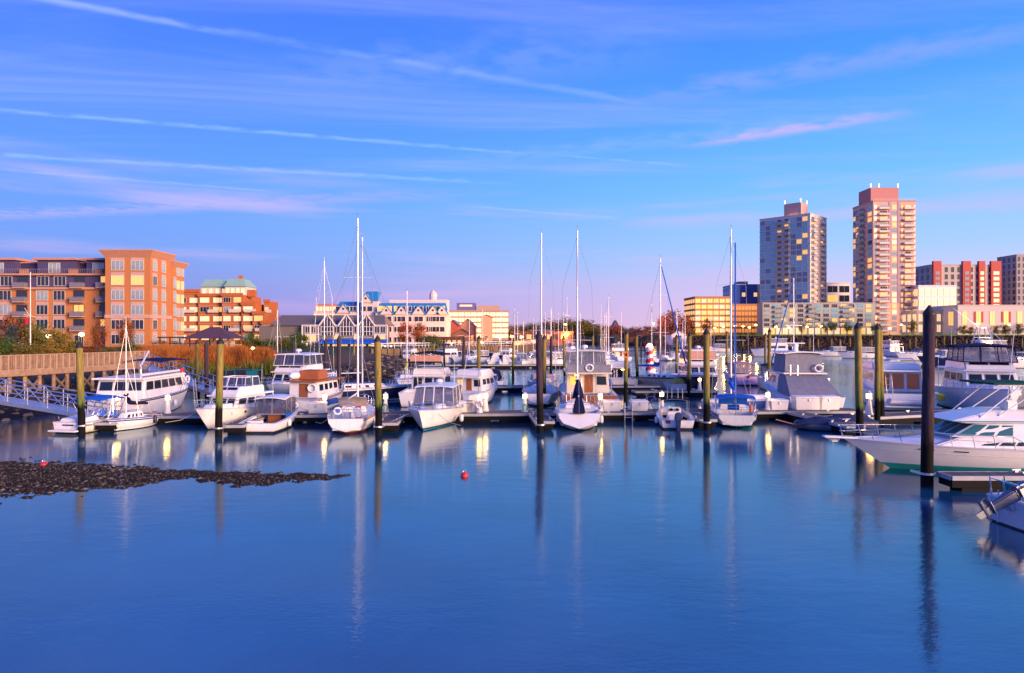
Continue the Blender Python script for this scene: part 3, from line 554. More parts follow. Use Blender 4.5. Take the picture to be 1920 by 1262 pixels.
# long shore sheds at the boatyard
e, w, h = block('boatyard_shed', 'long low dark red boatyard shed behind the moored boats', 960, 1075, 623, 240, 10, mat('dark_red_shed', (.18, .06, .05), .8), 9, 1, kglass, base=2.2, lit=.4, litm=litw)
block('dockside_cafe', 'low brown dockside cafe with lit windows beside the seawall', 790, 866, 634, 165, 9, mat('brown_cafe', (.16, .07, .06), .8), 8, 1, litw, base=2.2, zb=.6)
# --- gold office and blue glass office
block('gold_office', 'gold glowing office block with dark left side beside the blue glass tower', 1303, 1371, 557, 350, 22, mat('orange_office', (.5, .24, .12), .7), 6, 6, mat('gold_lit_window', (.6, .4, .15), .3, var=0, emit=((1, .50, .12), .85)), base=5, gap=.9, lit=.25, litm=litd)  # gold panes emit evenly over the whole block
e, w, h = block('blue_office', 'dark blue mirrored glass office with bright gold edge', 1376, 1420, 534, 385, 20, blglass, 6, 8, blglass, base=5, gap=.94, lit=.1, litm=litd)
mb = MB(); mb.box((w+1.5, 10, h/2), (3, 20.4, h+.6)); mb.build('gold_edge', mat('gold_panel', (.7, .5, .25), .5), e); mb = MB(); mb.box((w*.5, 8, h+1.2), (w*.4, 8, 2)); mb.build('roof_block', pinkst, e)
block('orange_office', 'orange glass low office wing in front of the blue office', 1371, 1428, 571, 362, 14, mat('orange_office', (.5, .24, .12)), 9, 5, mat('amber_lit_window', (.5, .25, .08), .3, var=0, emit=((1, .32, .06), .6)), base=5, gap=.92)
# --- the two towers
conc = mat('tower_concrete', (.60, .61, .60), .75, var=.05); pinkc = mat('tower_pink_panel', (.74, .44, .33), .75, var=.05); rail2 = mat('balcony_glass_rail', (.32, .36, .42), .25)
def podium_ground(e, w, d, h):
    for i in range(int(w/3.2)): window(e, (1.6+i*3.2, 0, .3), 0, 2.6, 3.2, 2, 1, wframe, litd if rb.random() < .7 else litw, 'shop_window')
# left tower: faces turned 45 degrees, nearest corner towards the harbour
yaw = -R(45); wl, dr = 26.8, 22.0; cx_, cy_ = X(1519, 350), 350
ox, oy = cx_-wl*math.cos(yaw), cy_-wl*math.sin(yaw)
e = thing('residential_tower', 'blue glass residential tower with stacked balconies and pale rooftop plant box', 'tower', (ox, oy, 5), yaw)
Ht = 62.0; wallbox(e, wl, dr, Ht, conc); parapet(e, wl, dr, Ht+.3, conc, .2, .5); mb = MB(); mb.box((15, 11, Ht+4), (9, 9, 8)); mb.build('plant_box', pinkst, e)
for q in ((10.8, 6.8), (19.2, 6.8), (19.2, 15.2)): mb = MB(); mb.lathe([(.12, 0), (.12, 1.2), (.3, 1.3), (.3, 1.7), (.1, 1.9)], 8, (q[0], q[1], Ht+8)); mb.build('beacon', mat('beacon_pink', (1, .6, .8), .4, var=0, emit=((1, .5, .8), 4)), e)
for q in (14, 17): mb = MB(); mb.tube([(q, 6.45, Ht+1), (q, 6.1, Ht+1)], .5, 8); mb.build('roof_lamp', lampm, e)
fh = 2.86
for f in range(21):
    z = 1.5+f*fh
    mb = MB(); mb.box((wl/2, -.05, z-.2), (wl+.2, .35, .3)); mb.box((wl+.05, dr/2, z-.2), (.35, dr, .3)); mb.build('floor_slab', conc, e)
    for u in (1.6, 4.6, 7.4): window(e, (u, 0, z), 0, 2.7, 2.4, 3, 1, conc, rb.choice([aglass, aglass, aglass, slateg, slateg]))
    for u in (10.8, 14.6): window(e, (u, 0, z), 0, 2.2, 2.3, 2, 1, pinkc, rb.choice([kglass, kglass, litw]) if rb.random() < .4 else kglass, 'balcony_door')
    balcony(e, 'f', wl, dr, 12.6, z, 7.4, 1.4, conc, rail2, True)
    for u in (18.2, 21.2, 24.2): window(e, (u, 0, z), 0, 2.7, 2.4, 3, 1, conc, rb.choice([aglass, aglass, aglass, slateg, slateg, slateg, litw]) if f > 2 else slateg)
    for u in (3.6, 15.5): balcony(e, 'r', wl, dr, u, z, 4.6, 1.6, wframe, wframe, True); window(e, (wl, u, z), math.pi/2, 3.4, 2.3, 2, 1, pinkc, rb.choice([kglass, litw, bglass]), 'balcony_door')
    for u in (9.4, 20.4): window(e, (wl, u, z), math.pi/2, 2.0, 2.2, 2, 1, pinkc, rb.choice([bglass, kglass]))
for q in (6.9, 12.2, 18.6): mb = MB(); mb.box((wl+.06, q, Ht/2+4), (.25, 1.1, Ht-8)); mb.build('pink_pier', pinkc, e)
# right tower
w2, d2 = 21.2, 20.0; e = thing('residential_tower', 'taller pink residential tower with lit balconies and red plant box on the roof', 'tower', (X(1637, 340), 340, 5)); H2 = 66.5
wallbox(e, w2, d2, H2, pinkc); parapet(e, w2, d2, H2+.3, pinkst, .25, .6); mb = MB(); mb.box((8.5, 11, H2+4), (14, 12, 8)); mb.build('plant_box', mat('salmon_plant', (.55, .25, .22), .7), e)
for q in ((1.6, 5.2), (5.8, 5.2), (15.4, 5.2)): mb = MB(); mb.lathe([(.12, 0), (.12, 1.2), (.3, 1.3), (.3, 1.7), (.1, 1.9)], 8, (q[0], q[1], H2+8)); mb.build('beacon', MC['beacon_pink'], e)
fh = 2.9
for f in range(22):
    z = 1.6+f*fh
    window(e, (5.3, 0, z), 0, 3.6, 2.2, 3, 1, wframe, rb.choice([litw, bglass, bglass, kglass]), 'balcony_door'); balcony(e, 'f', w2, d2, 5.0, z, 5.0, 1.5, salmon, wframe)
    window(e, (1.2, 0, z), 0, 1.6, 2.3, 1, 1, wframe, rb.choice([bglass, litd]))
    window(e, (10.6, 0, z), 0, 2.4, 2.3, 3, 1, wframe, rb.choice([litd, bglass, bglass, litw]))
    window(e, (17.4, 0, z), 0, 2.8, 2.2, 2, 1, wframe, rb.choice([litw, kglass, bglass]), 'balcony_door'); balcony(e, 'f', w2, d2, 17.6, z, 5.2, 1.5, salmon, wframe)
    window(e, (14.4, 0, z), 0, 1.0, 2.2, 1, 1, wframe, rb.choice([bglass, litw])); window(e, (20.6, 0, z), 0, .9, 2.2, 1, 1, wframe, litd)
    for u in (1.6, 4.4): window(e, (0, d2-u, z), -math.pi/2, 2.5, 2.3, 3, 1, conc, rb.choice([bglass, kglass, litw, aglass]))
    for u in (17.0,): window(e, (0, d2-u, z), -math.pi/2, 4.2, 2.3, 4, 1, conc, rb.choice([kglass, aglass, litw, aglass]))
    window(e, (0, d2-9.5, z), -math.pi/2, 4, 2.3, 3, 1, dframe, kglass, 'balcony_door'); balcony(e, 'l', w2, d2, 9.5, z, 6.5, 1.3, conc, rail2)
for q in (12.7, 8.3): mb = MB(); mb.box((q, -.05, H2/2+8), (1.2, .2, H2-16)); mb.build('pink_pier', mat('mauve_panel', (.45, .32, .38), .7), e)
mb = MB()
for i in range(26): mb.box((.3+i*.82, -.1, H2+.8), (.12, .1, .9))
mb.box((w2/2, -.1, H2+1.2), (w2, .1, .12)); mb.build('roof_railing', wframe, e)
# podium between the towers
pod = mat('podium_panel', (.42, .42, .38), .75)
Y0 = 345; w = (1637-1430)/F*Y0; e = thing('tower_podium', 'five storey pale podium with balconies joining the two towers above lit shops', 'building', (X(1430, 338), 338, 5)); wallbox(e, w, 8, Z(570, Y0)-5, pod); parapet(e, w, 8, Z(570, Y0)-4.9, pod, .2, .5)
nz = 5; hh = (Z(570, Y0)-5-4)/nz
for f in range(nz):
    for i in range(13):
        u = 2+i*4.2; window(e, (u, 0, 4.2+f*hh), 0, 2.8, hh*.75, 3, 1, pod, rb.choice([kglass, kglass, aglass, bglass, litw]))
        if i % 4 == 1: balcony(e, 'f', w, 8, u+1.6, 4.1+f*hh, 4.6, 1.2, pod, rail2)
podium_ground(e, w, 8, 10)
block('office_block', 'white office with dark ribbon windows rising between the towers', 1550, 1594, 531, 380, 14, whitet, 2, 4, kglass, base=5, zb=8, gap=.88, lit=.3, litm=litw)
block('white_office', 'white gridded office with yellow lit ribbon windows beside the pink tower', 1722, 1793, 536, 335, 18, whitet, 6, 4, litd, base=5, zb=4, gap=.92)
hall, hw, hh_ = block('lowrise_mall', 'low white flat roofed hall with red panels below the red apartment slab', 1796, 1925, 573, 290, 18, mat('white_hall', (.62, .55, .52), .7), 5, 1, litw, base=5, gap=.4, zb=4)
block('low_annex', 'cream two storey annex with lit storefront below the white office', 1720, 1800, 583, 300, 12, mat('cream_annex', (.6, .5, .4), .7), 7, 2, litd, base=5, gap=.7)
# red and white apartment slab
Y0 = 400; e, w, h = block('red_apartment', 'cream apartment slab with bright red vertical towers and grid windows', 1745, 1874, 497, Y0, 16, mat('cream_panel', (.52, .46, .42), .75), 11, 9, kglass, base=5, zb=3, gap=.5)
redt = mat('red_panel', (.45, .03, .03), .6)
for a, b, t in ((1748, 1763, 494), (1803, 1818, 490), (1833, 1845, 490), (1856, 1875, 491)):
    u0, u1 = (a-1745)/F*Y0, (b-1745)/F*Y0; mb = MB(); mb.box(((u0+u1)/2, -.4, (h+1.5)/2), (u1-u0, 1.6, h+3)); g = mb.build('red_bay', redt, e)
    for f in range(11): window(e, ((u0+u1)/2, -1.2, 3+f*3.2), 0, (u1-u0)*.6, 2.2, 2, 1, redt, litd if a > 1830 else bglass)
block('beige_highrise', 'tall beige apartment block behind the white hall', 1906, 1990, 478, 400, 16, mat('beige_panel', (.42, .36, .36), .75), 9, 12, kglass, base=5, gap=.45)
block('mauve_apartment', 'mauve mid rise apartment block beside the red apartment slab', 1878, 1914, 502, 430, 14, mat('mauve_brick', (.40, .28, .28), .75), 4, 10, kglass, base=5, gap=.55, lit=.3, litm=litw)
for i in (1, 3):
    for s_ in (-1, 1): mb = MB(); mb.box(((i+.5)*hw/5+s_*hw*.052, -.05, 7.6), (.9, .2, 4.6)); mb.build('red_panel', redt, hall)
flush()
# street lamps
def lamp_light(e, z, watts, cc, size=.2):
    ld = bpy.data.lights.new('lamp_light', 'POINT'); ld.energy = watts; ld.color = cc; ld.shadow_soft_size = size; lo = bpy.data.objects.new('lamp_light', ld); col.objects.link(lo); lo.parent = e; lo.location = z if isinstance(z, tuple) else (0, 0, z)
def street_lamp(pxx, Y, topy, label, group=None, e_=6, cc=(1, .68, .3), r=.28, watts=0):
    zb = float(gh(np.array(X(pxx, Y)), np.array(Y))); h = Z(topy, Y)-zb; e = thing('street_lamp', label, 'lamp', (X(pxx, Y), Y, zb), 0, group)
    mb = MB(); mb.tube([(0, 0, -.2), (0, 0, h-.3)], .09, 8, r2=.06); mb.build('post', dframe, e)
    mb = MB(); mb.lathe([(.05, h-.32), (r, h-.15), (r*1.05, h+.12), (r*.5, h+.3)], 12); mb.build('lamp_head', mat('street_lamp_%d_%d' % (e_, int(cc[1]*100)), (1, .8, .5), .4, var=0, emit=(cc, e_)), e); mb = MB(); mb.lathe([(r*.6, h+.3), (.03, h+.5)], 10); mb.build('cap', dframe, e)
    if watts: lamp_light(e, (0, -r-.5, h), watts, cc, .5)
street_lamp(937, 176, 631, 'brilliant orange street lamp on the dockside below the glass office', None, 30, (1, .34, .04), 1.1, 30000)
for k, (pxx, Y, ty) in enumerate([(960, 215, 631), (978, 215, 632), (1060, 260, 608), (1063, 240, 627), (1225, 300, 607), (903, 208, 642)]): street_lamp(pxx, Y, ty, 'orange sodium street lamp on the far shore among the trees', 'sodium lamps on the far shore', 6, (1, .30, .03), .55, 6000)
for pxx in (1340, 1356, 1378, 1393, 1405, 1417, 1455, 1479, 1513, 1540, 1668, 1690): street_lamp(pxx, 300, 612+rb.uniform(-3, 4), 'yellow promenade lamp on the lawn below the towers', 'promenade lamps below the towers', 5, (1, .62, .16), .55, 900)
street_lamp(1833, 265, 607, 'bright yellow lamp in front of the white hall among bushes', None, 6, (1, .66, .16), .6, 1800); street_lamp(1892, 265, 609, 'yellow lamp near the entrance of the white hall', None, 6, (1, .7, .2), .4)
for pxx, ty in ((91, 630), (153, 627)): street_lamp(pxx, 100, ty, 'white globe garden lamp in front of the brick apartment block', 'globe lamps by the apartment block', 4, (1, .74, .36), .34, 300)
street_lamp(474, 96, 655, 'low bright lamp at the edge of the marsh grass', None, 6, (1, .85, .4), .26, 250)
for pxx, Y, ty in ((575, 140, 647), (722, 150, 650), (733, 150, 650), (846, 150, 645)): street_lamp(pxx, Y, ty, 'slim dark promenade lamp on the seawall by the restaurant', 'seawall lamps', 4, (1, .8, .5), .2)
# trees
rt = random.Random(4)
for k in range(34):
    p = 958+k*10+rt.uniform(-5, 5); Y = rt.uniform(330, 420)
    top = float(np.interp(p, [955, 1000, 1030, 1060, 1090, 1130, 1180, 1220, 1300], [607, 606, 600, 596, 600, 611, 614, 612, 606]))+rt.uniform(-2, 4)
    tree(p, Y, top, rt.choice([0, 1, 2, 1]), 'autumn tree in the distant wooded shore line', 'autumn trees on the distant shore', 1.5+rt.random()*.6, rt.randrange(3), leafn=1800)
for p, Y, top, kd, lb in ((1262, 300, 584, 2, 'large rust red tree beside the gold office'), (1245, 310, 594, 0, 'rounded crimson tree behind the white cottage'), (1285, 290, 594, 0, 'broad orange tree in front of the gold office'), (1325, 285, 598, 2, 'brown tree before the gold office facade'), (762, 172, 606, 0, 'red leaved tree in front of the blue roofed building'), (785, 175, 606, 2, 'brown red tree beside the blue roofed building')): tree(p, Y, top, kd, lb, None, .95, 3)
for p in (1503, 1548, 1560, 1590, 1640, 1710, 1713): tree(p, 285, 600+rt.uniform(-2, 4), rt.choice([1, 3]), 'small olive street tree on the lawn below the towers', 'street trees below the towers', .6, 1)
for p, t in ((1805, 607), (1820, 610), (1865, 608), (1885, 606), (1908, 604)): tree(p, 262, t, 4 if p < 1860 else 1, 'yellow green shrub on the bank before the white hall', 'shrubs before the white hall', 1.0, 2, name='bush')
for p, Y, t, kd, w_, lb in ((18, 84, 594, 2, 1.1, 'tall rust coloured shrub by the flagpole'), (22, 72, 606, 5, .8, 'blue green spruce by the flagpole'), (48, 86, 596, 3, 1.2, 'dense green shrub behind the flagpole'), (75, 80, 604, 1, 1.1, 'olive shrub under the globe lamp'), (5, 66, 632, 3, 1.5, 'low green shrub at the boardwalk start'), (110, 72, 618, 4, 1.1, 'round yellow green bush between the globe lamps'), (128, 76, 628, 3, 1.3, 'low green bush beside the round yellow bush'), (48, 66, 640, 1, 1.8, 'sprawling olive bush along the boardwalk'), (85, 68, 645, 4, 1.9, 'low yellow bush along the boardwalk rail'), (165, 80, 640, 2, 1.5, 'brown low bush below the brick corner'), (186, 95, 596, 2, .6, 'thin bare reddish tree before the brick wall'), (205, 78, 648, 1, 1.6, 'low olive bush by the gangway head'), (236, 96, 598, 2, .6, 'thin rust tree before the corner pavilion'), (240, 80, 632, 3, .9, 'green bush by the gangway gate'), (262, 82, 646, 1, 1.5, 'low olive bush at the marsh edge')): tree(p, Y, t, kd, lb, None, w_*.9, rt.randrange(4), name='bush' if t > 600 else 'tree', leafn=2400)
for k, p in enumerate((300, 330, 440, 470, 500, 522, 545, 560)): tree(p, 116+k, 640-rt.random()*8, rt.choice([3, 1, 3]), 'clipped green hedge bush at the back of the marsh', 'hedge bushes behind the marsh', 2.2, rt.randrange(4), name='bush')
for p, t in ((540, 622), (562, 622), (470, 622), (800, 628), (815, 628)): tree(p, 140, t, 3, 'green garden shrub beside the restaurant terrace', 'garden shrubs by the restaurant', 1.2, rt.randrange(4), name='bush')
# distant hill
mb = MB(); rows = []
for y, s in ((1300, 0), (1500, 1), (1900, .2)): rows.append([(x, y, 2+s*(12+6*math.sin(x*.004)+4*math.sin(x*.013+1))) for x in np.arange(-900, 1900, 60)])
mb.grid(rows); mb.build('hills', LM[2], kind='structure', smooth=60)
# flagpole
e = thing('flagpole', 'white flagpole with crossed yard and limp flag by the shrubs', 'flagpole', (X(57, 70), 70, 2.2)); hp = Z(510, 70)-2.2
mb = MB(); mb.tube([(0, 0, 0), (0, 0, hp)], .07, 8, r2=.035); mb.build('pole', white, e); mb = MB(); mb.tube([(-.7, 0, hp*.53), (.55, 0, hp*.5)], .03, 6); mb.tube([(0, 0, hp*.5), (-.6, .0, hp*.6)], .02, 5); mb.build('yard', white, e)
mb = MB(); mb.sheet([[(-.05-.7*u+.04*math.sin(v*5), .06*math.sin(u*7), hp*.52-.2-v-.25*u) for u in np.linspace(0, 1, 7)] for v in np.linspace(0, .6, 5)], .01); mb.build('flag', mat('flag_red', (.4, .03, .05), .8), e)
# ------------------------------------------------------------------ docks, piles, gangways
plank = mat('weathered_plank', (.15, .13, .125), .8, var=.3, scale=3, stretch=(1, 8, 1)); fascia = mat('dock_fascia', (.36, .37, .38), .6, var=.1); float_m = mat('dock_float', (.010, .010, .011), .7)
def dock(name, label, a, b, wd, group=None, top=.5, cat='dock', boards=True):
    a = Vector((a[0], a[1], 0)); b = Vector((b[0], b[1], 0)); d = b-a; L = d.length; e = thing(name, label, cat, (a.x, a.y, 0), math.atan2(d.y, d.x), group)
    mb = MB(); n = int(L/.2)
    for i in range(n): mb.box(((i+.5)*L/n, 0, top-.02+((i*7) % 5)*.0012), (L/n-.014, wd-.12, .04))
    mb.build('decking', plank, e, kind='stuff')
    for s in (-1, 1): mb = MB(); mb.box((L/2, s*(wd/2-.03), top-.06), (L, .08, .14)); mb.build('fascia', fascia, e)
    for s in (0, 1): mb = MB(); mb.box((-.02 if s == 0 else L+.02, 0, top-.06), (.06, wd-.1, .14)); mb.build('end_board', fascia, e)
    mb = MB(); mb.box((L/2, 0, top-.24), (L-.06, wd-.10, .26)); mb.build('frame', float_m, e)
    k = max(1, int(L/2.6))
    for i in range(k): mb = MB(); mb.box(((i+.5)*L/k, 0, .02), (L/k*.8, wd-.22, .46)); mb.build('float', float_m, e, bevel=.04)
    for i in range(max(2, int(L/4))):
        for s in (-1, 1):
            mb = MB(); x = (i+.5)*L/max(2, int(L/4)); y = s*(wd/2-.16); mb.box((x, y, top+.04), (.1, .06, .08)); mb.bar((x-.14, y, top+.09), (x+.14, y, top+.09), .04, .04); mb.build('cleat', alu, e)
    return e
u = Vector((math.cos(R(3.6)), math.sin(R(3.6)), 0)); v = Vector((-u.y, u.x, 0)); O = Vector((0, 39.9, 0))
def D(s, t): p = O+u*s+v*t; return (p.x, p.y)
dock('floating_dock', 'long floating main dock with white lamp posts and dock boxes', D(-22.8, 0), D(20.8, 0), 1.9)
piles = []
FING = [(-20.9, 35.0, 'beside the small blue sailboat'), (-13.9, 34.0, 'beside the white flybridge cruiser'), (-6.35, 34.9, 'beside the red bottomed sailboat'), (1.7, 35.5, 'beside the navy sail cover sloop'), (10.4, 36.3, 'beside the blue canvas sailboat'), (17.0, 33.8, 'beside the covered dinghies')]
for fx, fy, t in FING:
    s = (Vector((fx, fy, 0))-O).dot(u); tt = (Vector((fx, fy, 0))-O).dot(v); dock('finger_dock', 'short floating finger dock '+t, D(s, -1.0), D(s, tt), 1.05, 'finger docks off the main dock')
dock('floating_dock', 'floating dock behind the main dock with the navy covered boat', (-17, 59.5), (13, 61.0), 1.8)
dock('floating_dock', 'floating dock in front of the tan sailboat', (9.8, 55.0), (16.5, 55.4), 1.3)
dock('floating_dock', 'far dark floating dock below the orange street lamp', (-14, 102), (14, 104), 1.8)
dock('floating_dock', 'short floating dock with aluminium edge beside the teal striped cruiser', (14.0, 22.1), (24, 22.1), .8)
dock('floating_dock', 'floating dock with lighthouse lamp before the yacht carrying a dinghy', (17.4, 37.2), (33, 42.6), 1.5)
for k, (a, b) in enumerate((((-12.2, 52.5), (-12.2, 58.5)), ((4.6, 55), (4.6, 60)))): dock('finger_dock', 'rear finger dock '+('beside the moored ketch' if k == 0 else 'beside the grey cruiser'), a, b, 1.0, 'finger docks off the second dock')
# piles
def pilemat(n, top, low):
    m = bpy.data.materials.new(n); m.use_nodes = True; t = m.node_tree; L = t.links.new; b = t.nodes['Principled BSDF']; tc = t.nodes.new('ShaderNodeTexCoord'); s = t.nodes.new('ShaderNodeSeparateXYZ'); L(tc.outputs['Object'], s.inputs[0])
    n1 = t.nodes.new('ShaderNodeTexNoise'); n1.inputs['Scale'].default_value = 4; n1.inputs['Detail'].default_value = 6; mp = t.nodes.new('ShaderNodeMapping'); mp.inputs['Scale'].default_value = (3, 3, .35); L(tc.outputs['Object'], mp.inputs[0]); L(mp.outputs[0], n1.inputs[0])
    a = t.nodes.new('ShaderNodeMath'); a.operation = 'MULTIPLY_ADD'; L(n1.outputs[0], a.inputs[0]); a.inputs[1].default_value = .7; L(s.outputs[2], a.inputs[2])
    mr = t.nodes.new('ShaderNodeMapRange'); L(a.outputs[0], mr.inputs[0]); mr.inputs[1].default_value = 1.1; mr.inputs[2].default_value = 3.1
    r = t.nodes.new('ShaderNodeValToRGB'); L(mr.outputs[0], r.inputs[0]); e = r.color_ramp.elements; e[0].position = .3; e[0].color = (.010, .009, .008, 1); e[1].position = .9; e[1].color = top; q = e.new(.42); q.color = low; 
    n2 = t.nodes.new('ShaderNodeTexNoise'); n2.inputs['Scale'].default_value = 6; n2.inputs['Detail'].default_value = 6; L(mp.outputs[0], n2.inputs[0])
    mx = t.nodes.new('ShaderNodeMix'); mx.data_type = 'RGBA'; mx.blend_type = 'MULTIPLY'; mx.inputs[0].default_value = .8; L(r.outputs[0], mx.inputs[6]); r2 = t.nodes.new('ShaderNodeValToRGB'); r2.color_ramp.elements[0].position = .3; r2.color_ramp.elements[0].color = (.35, .3, .28, 1); r2.color_ramp.elements[1].position = .65; L(n2.outputs[0], r2.inputs[0]); L(r2.outputs[0], mx.inputs[7])
    L(mx.outputs[2], b.inputs['Base Color']); b.inputs['Roughness'].default_value = .8; b.inputs['Specular IOR Level'].default_value = .12; bu = t.nodes.new('ShaderNodeBump'); bu.inputs['Strength'].default_value = .5; bu.inputs['Distance'].default_value = .02; L(n2.outputs[0], bu.inputs['Height']); L(bu.outputs[0], b.inputs['Normal']); return m
PM = {'g': pilemat('green_timber_pile', (.32, .25, .07, 1), (.13, .19, .04, 1)), 'd': pilemat('dark_timber_pile', (.075, .05, .07, 1), (.04, .03, .03, 1))}
capm = mat('pile_cap', (.02, .018, .018), .6)
def pile(pxx, topy, wy, k='g', label='', r=.165, group=None, Y=None):
    Y = Y or F*CH/(wy-HZ); h = Z(topy, Y); e = thing('mooring_pile', label, 'piling', (X(pxx, Y), Y, 0), random.random()*6, group)
    mb = MB(); lean = random.uniform(-.14, .14); mb.tube([(0, 0, -1.4), (0, 0, .8), (lean*.5, 0, h*.5), (lean, 0, h-.28)], r*1.06, 14, r2=r*.94); mb.build('post', PM[k], e, smooth=50)
    mb = MB(); mb.lathe([(r*1.05, h-.34), (r*1.07, h-.26), (.02, h)], 14, (lean, 0, 0)); mb.build('cap', capm, e, smooth=30); return e
def collar(e, r=.165):
    mb = MB()
    for k in range(14): a, b = 2*math.pi*k/14, 2*math.pi*(k+1)/14; q = r+.07; mb.bar((q*math.cos(a), q*math.sin(a), .44), (q*math.cos(b), q*math.sin(b), .44), .05, .07)
    for s in (-1, 1): mb.bar((s*(r+.05), 0, .44), (s*(r+.05), .5, .42), .06, .07)
    o = mb.build('pile_hoop', alu, e); o.rotation_euler = (0, 0, -e.rotation_euler.z)
for a in ((153, 640, 814, 'g', 'green timber pile at the finger beside the small blue sailboat'), (410, 632, 819, 'g', 'thick green pile in front of the white flybridge cruiser'), (710, 628, 816, 'g', 'green pile at the finger beside the red bottomed sailboat'), (1013, 620, 812, 'd', 'tall dark pile at the finger beside the navy sail cover sloop'), (1325, 615, 807, 'g', 'green pile at the finger between the outboard boat and blue sailboat'), (1612, 603, 822, 'g', 'thick mottled green pile by the covered dinghies')): collar(pile(*a[:4], a[4], .17))
collar(pile(1738, 572, 912, 'd', 'tall near black pile beside the teal striped cruiser', .185), .185)
for a in ((1645, 606, 800, 'g', 'one of two close green piles by the lighthouse lamp'), (1653, 607, 797, 'g', 'one of two close green piles by the lighthouse lamp'), (371, 637, 748, 'g', 'slim green pile behind the flybridge cruiser'), (388, 640, 750, 'd', 'slim dark pile behind the flybridge cruiser'), (550, 636, 712, 'd', 'dark pile rising behind the enclosed flybridge yacht'), (609, 634, 742, 'd', 'dark pile between the enclosed flybridge yacht and teak trawler'), (636, 629, 758, 'd', 'taller dark pile behind the teak trawler'), (664, 640, 690, 'g', 'distant green pile behind the ketch rigging'), (813, 640, 690, 'g', 'distant green pile beyond the black bimini flybridge boat'), (833, 632, 694, 'd', 'distant dark pile beyond the black bimini boat'), (868, 630, 722, 'd', 'dark pile between the white trawler and navy covered boat'), (897, 628, 752, 'g', 'green pile beside the navy covered boat'), (962, 634, 710, 'g', 'slim green pile before the far dock'), (1020, 627, 762, 'g', 'green pile hidden behind the tall dark pile'), (1033, 629, 708, 'd', 'slim dark pile behind the grey cruiser'), (1059, 629, 722, 'g', 'slim green pile between the grey cruiser and cream motor yacht'), (1112, 628, 664, 'g', 'small green pile across the fairway'), (1173, 618, 753, 'g', 'green pile with a small notice beside the cream motor yacht'), (1195, 624, 726, 'g', 'slim green pile just beyond the notice pile'), (1269, 627, 720, 'g', 'green pile beside the striped light post'), (1291, 622, 745, 'g', 'green pile between the tan sloop and the black hulled cruiser'), (1362, 620, 700, 'g', 'green pile between the black hulled and pink cruisers'), (1435, 624, 705, 'g', 'slimmer green pile between the blue canvas cruiser and grey sportfisher'), (1441, 615, 738, 'g', 'taller green pile between the blue canvas cruiser and grey sportfisher')): pile(*a[:4], a[4], .15, 'pair of close piles' if a[4].startswith('one of two') else None)
mb = MB(); pn = G(1173, 753); e = thing('notice_sign', 'small orange and white notice on the green pile by the motor yacht', 'sign', (pn.x, pn.y-.2, Z(665, pn.y))); mb.box((0, 0, 0), (.34, .02, .5)); mb.build('board', orange, e); mb = MB(); mb.box((0, -.015, 0), (.2, .012, .2)); mb.build('symbol', rubber, e)
rp = random.Random(8)
for k in range(30):
    p = 1395+k*18+rp.uniform(-5, 5); pile(p, 634+rp.uniform(-3, 3)-(p > 1700)*2, 661+rp.uniform(-2, 8), 'g', 'slim green pile in front of the dark riprap bank', .2, 'piles along the riprap bank')
for k in range(9): pile(1180+k*11+rp.uniform(-4, 4), 640+rp.uniform(-2, 2), 662+rp.uniform(-1, 5), 'd', 'thin dark pile across the fairway below the red trees', .16, 'thin piles across the fairway')
# dock furniture
boxm = mat('dock_box_white', (.72, .72, .72), .5, var=.05)
def dockbox(s, t, w=1.1, label='', rot=0, h=.62):
    x, y = D(s, t); e = thing('dock_box', label, 'box', (x, y, .5), R(3.6+rot)); mb = MB(); mb.hexa([(-w/2+.05, -.28, 0), (w/2-.05, -.28, 0), (w/2-.05, .28, 0), (-w/2+.05, .28, 0)], [(-w/2, -.32, h-.1), (w/2, -.32, h-.1), (w/2, .32, h-.1), (-w/2, .32, h-.1)]); mb.build('body', boxm, e, bevel=.03)
    mb = MB(); mb.hexa([(-w/2-.04, -.36, h-.1), (w/2+.04, -.36, h-.1), (w/2+.04, .36, h-.1), (-w/2-.04, .36, h-.1)], [(-w/2+.02, -.3, h), (w/2-.02, -.3, h), (w/2-.02, .3, h+.05), (-w/2+.02, .3, h+.05)]); mb.build('lid', boxm, e, bevel=.02); mb = MB(); mb.box((0, -.345, h-.2), (.1, .04, .12)); mb.build('latch', alu, e)
def SX(pxx): # dock coordinate under an image column
    k = (pxx-960)/F; return (k*O.y)/(u.x-k*u.y)
for p, w, lb in ((594, 1.0, 'white dock box beside the blue fender of the teak trawler'), (888, .9, 'pale dock box beside the life ring post'), (868, 1.2, 'white dock box behind the bow of the enclosed cruiser'), (1147, 1.1, 'dock box lit yellow beside the lamp near the motor yacht'), (1199, 1.0, 'white dock box with ladder beside the bicycle'), (1336, 1.0, 'white dock box behind the blue sailboat'), (1460, 1.1, 'white dock box next to the lamp near the sportfisher'), (1515, 1.7, 'long white dock box behind the sportfisher canvas'), (1553, 1.35, 'square white dock box behind the sportfisher canvas')): dockbox(SX(p), .15, w, lb, 0, .8 if w > 1.3 else .62)
def pedestal(x, y, label, z=.5, hgt=1.15, group=None, lit=True, body=None):
    e = thing('lamp_pedestal', label, 'lamp', (x, y, z), 0, group); k = hgt/1.15
    mb = MB(); mb.lathe([(.2*k, 0), (.2*k, .08*k), (.17*k, .1*k), (.1*k, .72*k), (.15*k, .74*k), (.15*k, .8*k)], 8); mb.build('tower', body or boxm, e)
    mb = MB(); mb.lathe([(.10*k, .8*k), (.12*k, .84*k), (.12*k, 1.0*k), (.1*k, 1.02*k)], 8); mb.build('lantern', lampm if lit else body or boxm, e)
    mb = MB(); mb.lathe([(.17*k, 1.02*k), (.02, 1.16*k)], 8); mb.build('roof', body or boxm, e)
    if lit: lamp_light(e, (0, -.25*k, .92*k), 7, (1, .55, .14), .1)
    return e
